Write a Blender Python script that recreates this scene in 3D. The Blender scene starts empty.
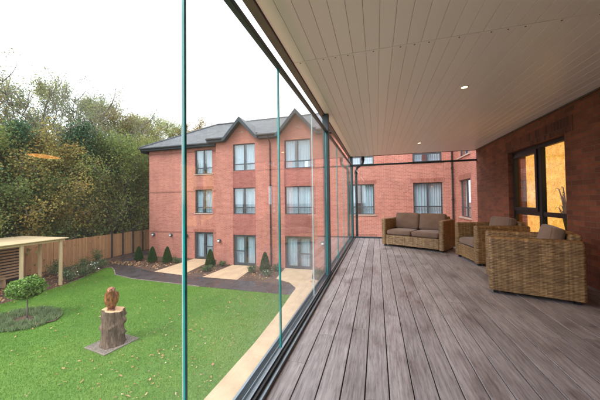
import bpy, math, random
import numpy as np
from mathutils import Vector, Matrix

# ------------------------------------------------------------------ camera, sky, sun, exposure
S = bpy.context.scene
COL = S.collection
cam = bpy.data.cameras.new('camera'); camo = bpy.data.objects.new('camera', cam); COL.objects.link(camo)
cam.sensor_fit = 'HORIZONTAL'; cam.sensor_width = 36.0; cam.lens = 261.414 / 600 * 36
cam.shift_x = -1.358 / 600; cam.shift_y = -4.908 / 600
cam.clip_start = 0.05; cam.clip_end = 600
_r = Vector((0.9607984, 0.27695438, -0.01275536)); _u = Vector((0.01805247, -0.0165849, 0.99969948)); _f = Vector((-0.27665961, 0.96073993, 0.02093446))
camo.matrix_world = Matrix(((_r.x, _u.x, -_f.x, 0), (_r.y, _u.y, -_f.y, 0), (_r.z, _u.z, -_f.z, 1.25), (0, 0, 0, 1)))
S.camera = camo

SUN_EL, SUN_AZ = math.radians(48), math.radians(215)          # azimuth clockwise from +Y
W = bpy.data.worlds.new('World'); S.world = W; W.use_nodes = True
wn = W.node_tree.nodes; wl = W.node_tree.links; wn.clear()
sky = wn.new('ShaderNodeTexSky'); sky.sky_type = 'NISHITA'; sky.sun_disc = False
sky.sun_elevation = SUN_EL; sky.sun_rotation = SUN_AZ; sky.dust_density = 3.0
cloud = wn.new('ShaderNodeTexNoise'); cloud.inputs['Scale'].default_value = 2.2; cloud.inputs['Detail'].default_value = 5
cr = wn.new('ShaderNodeValToRGB'); cr.color_ramp.elements[0].color = (7.4, 7.8, 8.3, 1); cr.color_ramp.elements[1].color = (10.2, 10.4, 10.7, 1)
cr.color_ramp.elements[0].position = .3; cr.color_ramp.elements[1].position = .7
tcw = wn.new('ShaderNodeTexCoord'); wl.new(tcw.outputs['Generated'], cloud.inputs['Vector']); wl.new(cloud.outputs['Fac'], cr.inputs['Fac'])
mxw = wn.new('ShaderNodeMixRGB'); mxw.inputs['Fac'].default_value = 0.88
wl.new(sky.outputs[0], mxw.inputs[1]); wl.new(cr.outputs[0], mxw.inputs[2])
bg = wn.new('ShaderNodeBackground'); bg.inputs['Strength'].default_value = 0.15
wo = wn.new('ShaderNodeOutputWorld'); wl.new(mxw.outputs[0], bg.inputs['Color']); wl.new(bg.outputs[0], wo.inputs['Surface'])
sl = bpy.data.lights.new('sun', 'SUN'); sl.energy = 1.2; sl.angle = math.radians(22); sl.color = (1.0, 0.965, 0.91)
slo = bpy.data.objects.new('sun', sl); COL.objects.link(slo)
_d = Vector((math.sin(SUN_AZ) * math.cos(SUN_EL), math.cos(SUN_AZ) * math.cos(SUN_EL), math.sin(SUN_EL)))
slo.rotation_euler = _d.to_track_quat('Z', 'Y').to_euler()
S.view_settings.view_transform = 'Standard'; S.view_settings.look = 'None'
S.view_settings.exposure = 1.27; S.view_settings.gamma = 1.0; S.view_settings.use_curve_mapping = False
S.render.engine = 'CYCLES'
try:
    S.cycles.transparent_max_bounces = 24; S.cycles.max_bounces = 10; S.cycles.diffuse_bounces = 5
except Exception: pass

G = -2.8                                                       # garden level; the deck is z = 0
rnd = random.Random(5)

# ------------------------------------------------------------------ helpers: materials
def new_mat(name):
    m = bpy.data.materials.new(name); m.use_nodes = True
    nt = m.node_tree; b = nt.nodes['Principled BSDF']
    return m, nt, nt.nodes, nt.links, b
def coords(N, L, kind='Object', scale=(1, 1, 1), rot=(0, 0, 0)):
    tc = N.new('ShaderNodeTexCoord'); mp = N.new('ShaderNodeMapping')
    mp.inputs['Scale'].default_value = scale; mp.inputs['Rotation'].default_value = rot
    L.new(tc.outputs[kind], mp.inputs['Vector']); return mp.outputs[0]
def ramp(N, L, fac, stops):
    r = N.new('ShaderNodeValToRGB'); e = r.color_ramp.elements
    while len(e) > 1: e.remove(e[-1])
    e[0].position = stops[0][0]; e[0].color = (*stops[0][1], 1)
    for p, c in stops[1:]:
        k = e.new(p); k.color = (*c, 1)
    L.new(fac, r.inputs[0]); return r.outputs[0]
def noise(N, L, vec, scale, detail=4, rough=.55):
    n = N.new('ShaderNodeTexNoise'); n.inputs['Scale'].default_value = scale; n.inputs['Detail'].default_value = detail
    n.inputs['Roughness'].default_value = rough; L.new(vec, n.inputs['Vector']); return n.outputs['Fac']
def mix(N, L, fac, a, b, mode='MIX'):
    m = N.new('ShaderNodeMixRGB'); m.blend_type = mode
    for k, v in ((0, fac), (1, a), (2, b)):
        if hasattr(v, 'links'): L.new(v, m.inputs[k])
        elif k == 0: m.inputs[0].default_value = v
        else: m.inputs[k].default_value = (*v, 1)
    return m.outputs[0]
def bump(N, L, b, h, strength=.3, dist=.01):
    n = N.new('ShaderNodeBump'); n.inputs['Strength'].default_value = strength; n.inputs['Distance'].default_value = dist
    L.new(h, n.inputs['Height']); L.new(n.outputs[0], b.inputs['Normal']); return n
def simple(name, col, rough=.5, metal=0, var=.15, scale=6, bstr=.15, bscale=60, bdist=.002, spec=None, kind='Object'):
    m, nt, N, L, b = new_mat(name)
    v = coords(N, L, kind)
    f = noise(N, L, v, scale)
    lo = tuple(c * (1 - var) for c in col); hi = tuple(min(1, c * (1 + var)) for c in col)
    L.new(ramp(N, L, f, [(.3, lo), (.7, hi)]), b.inputs['Base Color'])
    b.inputs['Roughness'].default_value = rough; b.inputs['Metallic'].default_value = metal
    if spec is not None: b.inputs['Specular IOR Level'].default_value = spec
    if bstr: bump(N, L, b, noise(N, L, v, bscale, 3), bstr, bdist)
    return m
def brick_mat(name, c1, c2, mortar, bw=.225, rh=.075, dirt=.25, swap=False, bstr=.5):
    m, nt, N, L, b = new_mat(name)
    v = coords(N, L, 'UV', rot=(0, 0, math.pi / 2) if swap else (0, 0, 0))
    t = N.new('ShaderNodeTexBrick'); L.new(v, t.inputs['Vector'])
    t.inputs['Scale'].default_value = 1; t.inputs['Brick Width'].default_value = bw; t.inputs['Row Height'].default_value = rh
    t.inputs['Mortar Size'].default_value = .0055; t.inputs['Mortar Smooth'].default_value = .3; t.inputs['Bias'].default_value = -.1
    t.inputs['Color1'].default_value = (*c1, 1); t.inputs['Color2'].default_value = (*c2, 1); t.inputs['Mortar'].default_value = (*mortar, 1)
    big = noise(N, L, v, .9, 5, .6); fine = noise(N, L, v, 14, 4)
    c = mix(N, L, .55, t.outputs['Color'], ramp(N, L, fine, [(.3, (.72, .72, .72)), (.7, (1.2, 1.15, 1.1))]), 'MULTIPLY')
    c = mix(N, L, dirt, c, ramp(N, L, big, [(.3, (.55, .5, .48)), (.55, (1, 1, 1)), (.75, (1.25, 1.2, 1.2))]), 'MULTIPLY')
    stv = noise(N, L, coords(N, L, 'UV', (2.6, .28, 1)), 1.0, 5, .65)
    c = mix(N, L, .45, c, ramp(N, L, stv, [(.3, (.66, .6, .58)), (.5, (1, 1, 1)), (.7, (1.22, 1.2, 1.2))]), 'MULTIPLY')
    L.new(c, b.inputs['Base Color']); b.inputs['Roughness'].default_value = .85
    inv = N.new('ShaderNodeMath'); inv.operation = 'SUBTRACT'; inv.inputs[0].default_value = 1; L.new(t.outputs['Fac'], inv.inputs[1])
    ad = N.new('ShaderNodeMath'); ad.operation = 'MULTIPLY_ADD'; L.new(fine, ad.inputs[0]); ad.inputs[1].default_value = .35; L.new(inv.outputs[0], ad.inputs[2])
    bump(N, L, b, ad.outputs[0], bstr, .006)
    return m
def island_mat(name, stops, rough=.6, trans=0.0, tint=None, patch=None):
    m, nt, N, L, b = new_mat(name)
    g = N.new('ShaderNodeNewGeometry'); c = ramp(N, L, g.outputs['Random Per Island'], stops)
    if tint: oi = N.new('ShaderNodeObjectInfo'); c = mix(N, L, 1.0, c, ramp(N, L, oi.outputs['Random'], tint), 'MULTIPLY')
    if patch: c = mix(N, L, 1.0, c, ramp(N, L, noise(N, L, coords(N, L), patch[0], 5, .6), patch[1]), 'MULTIPLY')
    L.new(c, b.inputs['Base Color'])
    b.inputs['Roughness'].default_value = rough; b.inputs['Specular IOR Level'].default_value = .25
    if trans:
        t = N.new('ShaderNodeBsdfTranslucent'); L.new(c, t.inputs['Color'])
        mx = N.new('ShaderNodeMixShader'); mx.inputs[0].default_value = trans
        o = N['Material Output']; L.new(b.outputs[0], mx.inputs[1]); L.new(t.outputs[0], mx.inputs[2]); L.new(mx.outputs[0], o.inputs['Surface'])
    return m
def glass_mat(name, tint=(.95, .98, .97), film=.0, ior=1.5, rough=0.0):
    m, nt, N, L, b = new_mat(name); N.remove(b)
    tr = N.new('ShaderNodeBsdfTransparent'); tr.inputs[0].default_value = (*tint, 1)
    gl = N.new('ShaderNodeBsdfGlossy'); gl.inputs['Roughness'].default_value = rough; gl.inputs[0].default_value = (1, 1, 1, 1)
    fr = N.new('ShaderNodeFresnel'); ge = N.new('ShaderNodeNewGeometry'); io = N.new('ShaderNodeMapRange')   # same reflectance from both sides of the thin pane
    io.inputs[3].default_value = ior; io.inputs[4].default_value = 1 / ior; L.new(ge.outputs['Backfacing'], io.inputs[0]); L.new(io.outputs[0], fr.inputs[0])
    mx = N.new('ShaderNodeMixShader'); L.new(fr.outputs[0], mx.inputs[0]); L.new(tr.outputs[0], mx.inputs[1]); L.new(gl.outputs[0], mx.inputs[2])
    out = mx.outputs[0]
    if film:
        v = coords(N, L, 'Object'); f = noise(N, L, v, 1.3, 5, .6)
        mr = N.new('ShaderNodeMapRange'); L.new(f, mr.inputs[0]); mr.inputs[1].default_value = .3; mr.inputs[2].default_value = .75
        mr.inputs[3].default_value = film * .6; mr.inputs[4].default_value = film * 1.4
        df = N.new('ShaderNodeBsdfDiffuse'); df.inputs[0].default_value = (.85, .87, .9, 1)
        tl = N.new('ShaderNodeBsdfTranslucent'); tl.inputs[0].default_value = (.85, .87, .9, 1)
        ms = N.new('ShaderNodeMixShader'); ms.inputs[0].default_value = .5; L.new(df.outputs[0], ms.inputs[1]); L.new(tl.outputs[0], ms.inputs[2])
        m2 = N.new('ShaderNodeMixShader'); L.new(mr.outputs[0], m2.inputs[0]); L.new(out, m2.inputs[1]); L.new(ms.outputs[0], m2.inputs[2]); out = m2.outputs[0]
    L.new(out, N['Material Output'].inputs['Surface']); return m

# ------------------------------------------------------------------ materials
M = {}
M['brick'] = brick_mat('red_brick', (.465, .16, .12), (.345, .11, .085), (.45, .34, .29))
M['brick_panel'] = brick_mat('darker_red_brick', (.36, .105, .088), (.27, .07, .06), (.33, .22, .19))
M['brick_band'] = brick_mat('band_brick', (.33, .105, .075), (.28, .085, .065), (.3, .2, .17), bw=.075, rh=.225)
M['soldier'] = brick_mat('soldier_brick', (.34, .11, .08), (.24, .07, .055), (.30, .19, .15), bw=.075, rh=.24)
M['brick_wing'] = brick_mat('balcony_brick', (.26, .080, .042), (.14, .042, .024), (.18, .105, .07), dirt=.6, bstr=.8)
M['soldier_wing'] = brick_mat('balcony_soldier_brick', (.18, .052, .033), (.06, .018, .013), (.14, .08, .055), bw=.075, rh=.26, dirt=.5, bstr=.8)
M['frame'] = simple('anthracite_frame', (.045, .055, .065), .35, var=.1)
M['post'] = simple('dark_steel_paint', (.035, .05, .062), .38, var=.12, bscale=200, bstr=.05)
M['black'] = simple('black_plastic', (.014, .014, .016), .5, spec=.3)
M['alu'] = simple('brushed_dark_aluminium', (.22, .25, .28), .32, metal=.8, var=.1)
M['alu_dark'] = simple('black_rubber_seal', (.02, .02, .024), .5)
M['fascia'] = simple('brown_fascia', (.10, .072, .062), .55)
M['teal'] = simple('teal_glass_edge', (.0, .27, .27), .12, var=.35, scale=3, bstr=0, spec=.8)
M['seal'] = simple('clear_edge_seal', (.42, .53, .56), .2, var=.1, bstr=0)
M['glass'] = glass_mat('screen_glass', (.965, .985, .98), film=.009, ior=1.5)
M['winglass'] = glass_mat('window_glass', (.82, .88, .92), ior=1.75)
M['roomglass'] = glass_mat('patio_window_glass', (.93, .94, .95), ior=1.5)
M['sill'] = simple('stone_sill', (.42, .30, .25), .8)
M['bargeboard'] = simple('slate_grey_bargeboard', (.028, .042, .055), .6, spec=.25)
M['foot'] = M['black']
M['white'] = simple('white_plastic', (.7, .7, .7), .4)
M['dim_room'] = simple('dim_room_wall', (.22, .2, .18), .9)

def m_curtain():
    m, nt, N, L, b = new_mat('white_curtain')
    v = coords(N, L, 'UV', (14, .4, 1)); f = noise(N, L, v, 1.2, 3)
    L.new(ramp(N, L, f, [(.3, (.55, .59, .60)), (.7, (.90, .91, .90))]), b.inputs['Base Color']); b.inputs['Roughness'].default_value = .9
    return m
M['curtain'] = m_curtain()
def m_slate():
    m, nt, N, L, b = new_mat('wet_slate_tiles')
    v = coords(N, L, 'UV')
    t = N.new('ShaderNodeTexBrick'); L.new(v, t.inputs['Vector']); t.inputs['Scale'].default_value = 1
    t.inputs['Brick Width'].default_value = .3; t.inputs['Row Height'].default_value = .24; t.inputs['Mortar Size'].default_value = .012
    t.inputs['Color1'].default_value = (.045, .05, .06, 1); t.inputs['Color2'].default_value = (.085, .09, .10, 1); t.inputs['Mortar'].default_value = (.03, .03, .035, 1)
    f = noise(N, L, v, 1.1, 5); c = mix(N, L, .6, t.outputs['Color'], ramp(N, L, f, [(.3, (.5, .52, .55)), (.55, (1, 1, 1)), (.7, (1.9, 1.9, 1.9))]), 'MULTIPLY')
    L.new(c, b.inputs['Base Color']); b.inputs['Roughness'].default_value = .55
    inv = N.new('ShaderNodeMath'); inv.operation = 'SUBTRACT'; inv.inputs[0].default_value = 1; L.new(t.outputs['Fac'], inv.inputs[1])
    bump(N, L, b, inv.outputs[0], .6, .012); return m
M['slate'] = m_slate()
def m_deck():
    m, nt, N, L, b = new_mat('grey_brown_deck_board')
    g = N.new('ShaderNodeNewGeometry'); ri = g.outputs['Random Per Island']
    base = coords(N, L, 'UV')
    cmb = N.new('ShaderNodeCombineXYZ'); mu = N.new('ShaderNodeMath'); mu.operation = 'MULTIPLY'; mu.inputs[1].default_value = 37.0
    L.new(ri, mu.inputs[0]); L.new(mu.outputs[0], cmb.inputs[0]); L.new(mu.outputs[0], cmb.inputs[2]); L.new(mu.outputs[0], cmb.inputs[1])
    ad = N.new('ShaderNodeVectorMath'); L.new(base, ad.inputs[0]); L.new(cmb.outputs[0], ad.inputs[1])
    def sc(v, s):
        k = N.new('ShaderNodeMapping'); k.inputs['Scale'].default_value = s; L.new(v, k.inputs['Vector']); return k.outputs[0]
    w = N.new('ShaderNodeTexWave'); w.wave_type = 'BANDS'; w.bands_direction = 'X'; w.inputs['Scale'].default_value = 7.0; w.inputs['Distortion'].default_value = 14; w.inputs['Detail'].default_value = 3; w.inputs['Detail Scale'].default_value = 1.2
    L.new(sc(ad.outputs[0], (1, .13, 1)), w.inputs['Vector'])
    fine = noise(N, L, sc(ad.outputs[0], (95, 5.5, 1)), 1.0, 7, .72)
    col = ramp(N, L, w.outputs['Fac'], [(.0, (.26, .228, .236)), (.5, (.29, .256, .264)), (1, (.32, .282, .29))])
    col = mix(N, L, .75, col, ramp(N, L, fine, [(.32, (.36, .33, .34)), (.5, (1, 1, 1)), (.7, (1.38, 1.36, 1.36))]), 'MULTIPLY')
    col = mix(N, L, .5, col, ramp(N, L, ri, [(0, (.58, .54, .55)), (.5, (1, .98, 1)), (1, (1.3, 1.27, 1.27))]), 'MULTIPLY')
    st = noise(N, L, sc(base, (2.2, 1.1, 1)), 1.6, 6, .62)                        # damp stains
    stain = ramp(N, L, st, [(.34, (.34, .29, .29)), (.44, (.8, .77, .77)), (.56, (1.08, 1.08, 1.08))])
    col = mix(N, L, .62, col, stain, 'MULTIPLY')
    L.new(col, b.inputs['Base Color'])
    L.new(ramp(N, L, st, [(.36, (.3, .3, .3)), (.5, (.52, .52, .52))]), b.inputs['Roughness'])
    b.inputs['Specular IOR Level'].default_value = .45
    bump(N, L, b, fine, .5, .004); return m
M['deck'] = m_deck()
def m_ceiling():
    m, nt, N, L, b = new_mat('cream_ceiling_cladding')
    g = N.new('ShaderNodeNewGeometry')
    L.new(ramp(N, L, g.outputs['Random Per Island'], [(0, (.86, .725, .745)), (1, (.90, .765, .785))]), b.inputs['Base Color'])
    b.inputs['Roughness'].default_value = .38
    v = coords(N, L, 'Object', (1, .15, 1)); bump(N, L, b, noise(N, L, v, 9, 2), .12, .01); return m
M['ceiling'] = m_ceiling()
M['groove'] = simple('ceiling_groove', (.55, .46, .46), .7)
def m_wicker():
    m, nt, N, L, b = new_mat('rattan_weave')
    v = coords(N, L, 'UV')
    t = N.new('ShaderNodeTexBrick'); L.new(v, t.inputs['Vector']); t.inputs['Scale'].default_value = 1; t.inputs['Brick Width'].default_value = .078; t.inputs['Row Height'].default_value = .0185
    t.inputs['Mortar Size'].default_value = .0; t.inputs['Bias'].default_value = 0
    t.inputs['Color1'].default_value = (.205, .118, .055, 1); t.inputs['Color2'].default_value = (.38, .235, .115, 1)
    f = noise(N, L, coords(N, L, 'UV', (6, 260, 1)), 1.0, 2, .5); f2 = noise(N, L, v, 3.2, 3); f3 = noise(N, L, coords(N, L, 'UV', (30, .9, 1)), 1.0, 1)
    c = mix(N, L, .6, t.outputs['Color'], ramp(N, L, f, [(.3, (.55, .5, .45)), (.7, (1.3, 1.3, 1.25))]), 'MULTIPLY')
    c = mix(N, L, .5, c, ramp(N, L, f2, [(.35, (.6, .57, .52)), (.65, (1.2, 1.2, 1.15))]), 'MULTIPLY')
    c = mix(N, L, .6, c, ramp(N, L, f3, [(.38, (.55, .5, .46)), (.6, (1.2, 1.2, 1.2))]), 'MULTIPLY')
    L.new(c, b.inputs['Base Color']); b.inputs['Roughness'].default_value = .45; return m
M['wicker'] = m_wicker()
def m_fabric(name, col):
    m, nt, N, L, b = new_mat(name)
    v = coords(N, L, 'Object'); f = noise(N, L, v, 5, 4); g = noise(N, L, v, 330, 2)
    c = ramp(N, L, f, [(.3, tuple(x * .85 for x in col)), (.7, tuple(x * 1.12 for x in col))])
    c = mix(N, L, .5, c, ramp(N, L, g, [(.3, (.75, .75, .75)), (.7, (1.15, 1.15, 1.15))]), 'MULTIPLY')
    L.new(c, b.inputs['Base Color']); b.inputs['Roughness'].default_value = .95; b.inputs['Specular IOR Level'].default_value = .15
    try: b.inputs['Sheen Weight'].default_value = .25
    except Exception: pass
    bump(N, L, b, noise(N, L, v, 14, 3), .35, .012); return m
M['fabric'] = m_fabric('taupe_fabric', (.205, .128, .095))
M['piping'] = m_fabric('taupe_piping', (.14, .095, .075))
def m_blind():
    m, nt, N, L, b = new_mat('lit_amber_patterned_blind')
    v = coords(N, L, 'UV')
    d = noise(N, L, v, 7, 2)
    vo = N.new('ShaderNodeTexVoronoi'); vo.feature = 'DISTANCE_TO_EDGE'; vo.inputs['Scale'].default_value = 34
    dv = N.new('ShaderNodeTexNoise'); dv.inputs['Scale'].default_value = 12; L.new(v, dv.inputs['Vector'])
    mv = N.new('ShaderNodeMixRGB'); mv.inputs[0].default_value = .08; L.new(v, mv.inputs[1]); L.new(dv.outputs['Color'], mv.inputs[2]); L.new(mv.outputs[0], vo.inputs['Vector'])
    base = ramp(N, L, d, [(.3, (.72, .34, .05)), (.7, (1.0, .56, .12))])
    lines = ramp(N, L, vo.outputs['Distance'], [(.02, (.5, .4, .28)), (.09, (1, 1, 1))])
    c = mix(N, L, .9, base, lines, 'MULTIPLY')
    L.new(c, b.inputs['Base Color']); L.new(c, b.inputs['Emission Color']); b.inputs['Emission Strength'].default_value = .62
    b.inputs['Roughness'].default_value = .9; return m
M['blind'] = m_blind()
def m_emit(name, col, s):
    m, nt, N, L, b = new_mat(name)
    f = noise(N, L, coords(N, L), 8, 2); L.new(ramp(N, L, f, [(0, tuple(c * .9 for c in col)), (1, col)]), b.inputs['Emission Color'])
    b.inputs['Emission Strength'].default_value = s; b.inputs['Base Color'].default_value = (.8, .7, .6, 1); return m
M['lamp'] = m_emit('warm_lamp_lens', (1, .72, .38), 4)
M['streak_glow'] = m_emit('added_streak_glow', (1, .38, .08), 3.2)  # glow of the added light that streaks across the glass
M['paving'] = simple('buff_resin_path', (.50, .365, .235), .8, var=.12, scale=2.2, bstr=.4, bscale=90, bdist=.004)
M['slabs'] = brick_mat('buff_paving_slabs', (.52, .37, .235), (.46, .32, .21), (.33, .24, .17), bw=.6, rh=.6, bstr=.25)
def m_wetpath():
    m, nt, N, L, b = new_mat('wet_dark_path')
    v = coords(N, L, 'Object'); f = noise(N, L, v, 1.3, 5); g = noise(N, L, v, 45, 3)
    L.new(ramp(N, L, g, [(.3, (.018, .016, .018)), (.55, (.05, .042, .045)), (.75, (.11, .085, .08))]), b.inputs['Base Color'])
    L.new(ramp(N, L, f, [(.4, (.22, .22, .22)), (.6, (.6, .6, .6))]), b.inputs['Roughness']); bump(N, L, b, g, .3, .004); return m
M['wetpath'] = m_wetpath()
def m_mulch():
    m, nt, N, L, b = new_mat('bark_mulch')
    v = coords(N, L, 'Object'); g = noise(N, L, v, 26, 5, .7); f = noise(N, L, v, 1.1, 4)
    c = ramp(N, L, g, [(.36, (.018, .010, .008)), (.5, (.065, .034, .025)), (.64, (.24, .15, .10))])
    c = mix(N, L, .5, c, ramp(N, L, f, [(.35, (.6, .6, .6)), (.65, (1.5, 1.3, 1.15))]), 'MULTIPLY')
    L.new(c, b.inputs['Base Color']); b.inputs['Roughness'].default_value = .9; bump(N, L, b, g, .9, .03); return m
M['mulch'] = m_mulch()
def m_lawn():
    m, nt, N, L, b = new_mat('lawn_green')
    v = coords(N, L, 'Object'); f = noise(N, L, v, .55, 5, .6); g = noise(N, L, v, 38, 4, .7)
    c = ramp(N, L, f, [(.3, (.06, .155, .014)), (.5, (.085, .20, .018)), (.72, (.13, .23, .03))])
    c = mix(N, L, .8, c, ramp(N, L, g, [(.3, (.65, .68, .6)), (.7, (1.3, 1.2, 1.1))]), 'MULTIPLY')
    L.new(c, b.inputs['Base Color']); b.inputs['Roughness'].default_value = .8; bump(N, L, b, g, .8, .03); return m
M['lawn'] = m_lawn()
M['woodfloor'] = simple('woodland_floor', (.055, .045, .025), .95, var=.5, scale=1.5, bstr=.8, bscale=12, bdist=.06)
M['gravel'] = simple('grey_gravel', (.20, .16, .14), .85, var=.5, scale=40, bstr=.9, bscale=60, bdist=.012)
M['kerb'] = simple('pale_edging', (.20, .165, .135), .8, var=.2)
M['grass'] = island_mat('grass_blades', [(0, (.08, .20, .012)), (.5, (.11, .255, .018)), (.95, (.155, .28, .032)), (1, (.24, .25, .08))], .6, .2, None, (.9, [(.3, (.78, .84, .8)), (.48, (1, 1, 1)), (.6, (1.12, 1.03, 1.0)), (.75, (1.35, 1.08, 1.1))]))
M['fallen'] = island_mat('fallen_leaves', [(0, (.14, .075, .03)), (.35, (.34, .19, .08)), (.65, (.46, .31, .17)), (.88, (.36, .12, .045)), (1, (.55, .45, .34))], .6)
M['fence'] = None
def m_planks(name, c1, c2, pitch=.12, axis='UV'):
    m, nt, N, L, b = new_mat(name)
    v = coords(N, L, 'UV'); sx = N.new('ShaderNodeSeparateXYZ'); L.new(v, sx.inputs[0])
    dv = N.new('ShaderNodeMath'); dv.operation = 'DIVIDE'; dv.inputs[1].default_value = pitch; L.new(sx.outputs[0], dv.inputs[0])
    fl = N.new('ShaderNodeMath'); fl.operation = 'FLOOR'; L.new(dv.outputs[0], fl.inputs[0])
    wn_ = N.new('ShaderNodeTexWhiteNoise'); wn_.noise_dimensions = '1D'; L.new(fl.outputs[0], wn_.inputs['W'])
    g = noise(N, L, coords(N, L, 'UV', (14, 1.2, 1)), 1.6, 5, .6)
    c = ramp(N, L, wn_.outputs['Value'], [(0, c1), (1, c2)])
    c = mix(N, L, .6, c, ramp(N, L, g, [(.3, (.6, .58, .55)), (.7, (1.25, 1.2, 1.15))]), 'MULTIPLY')
    L.new(c, b.inputs['Base Color']); b.inputs['Roughness'].default_value = .85; bump(N, L, b, g, .3, .004); return m
M['fence'] = m_planks('orange_brown_fence_boards', (.34, .18, .085), (.46, .26, .125))
M['pale_wood'] = m_planks('pale_new_softwood', (.50, .38, .22), (.60, .47, .29), .1)
M['slat_wood'] = m_planks('brown_slat_wood', (.44, .29, .18), (.50, .34, .21), .5)
M['dark_post'] = simple('dark_stained_post', (.028, .026, .03), .7)
M['bark'] = simple('tree_bark', (.17, .145, .12), .95, var=.4, scale=3, bstr=.8, bscale=25, bdist=.02)
M['bark_green'] = simple('mossy_bark', (.075, .075, .045), .95, var=.4, scale=3, bstr=.8, bscale=25, bdist=.02)
def m_stump():
    m, nt, N, L, b = new_mat('ridged_stump_bark')
    g = noise(N, L, coords(N, L, 'Object', (1, 1, .22)), 22, 5, .65); f = noise(N, L, coords(N, L), 4, 4)
    c = ramp(N, L, g, [(.3, (.045, .026, .018)), (.5, (.13, .082, .058)), (.7, (.24, .165, .12))])
    c = mix(N, L, .4, c, ramp(N, L, f, [(.3, (.6, .6, .55)), (.7, (1.3, 1.25, 1.15))]), 'MULTIPLY')
    L.new(c, b.inputs['Base Color']); b.inputs['Roughness'].default_value = .9; bump(N, L, b, g, .9, .02); return m
M['stump'] = m_stump()
def m_carved(name, stops, rough=.3):
    m, nt, N, L, b = new_mat(name)
    g = noise(N, L, coords(N, L, 'Object', (1, 1, .35)), 24, 4, .6)
    L.new(ramp(N, L, g, stops), b.inputs['Base Color']); b.inputs['Roughness'].default_value = rough
    w = N.new('ShaderNodeTexVoronoi'); w.inputs['Scale'].default_value = 26; L.new(coords(N, L, 'Object', (1, 1, .45)), w.inputs['Vector'])
    bump(N, L, b, w.outputs['Distance'], .6, .012); return m
M['carved'] = m_carved('varnished_carved_wood', [(.35, (.06, .022, .012)), (.5, (.24, .085, .03)), (.66, (.42, .17, .065))])
M['carved_dark'] = m_carved('dark_varnished_wood', [(.3, (.05, .018, .010)), (.6, (.20, .065, .025)), (.8, (.30, .12, .05))])
M['cutwood'] = simple('fresh_cut_wood', (.62, .36, .20), .7, var=.2, scale=10)

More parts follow.
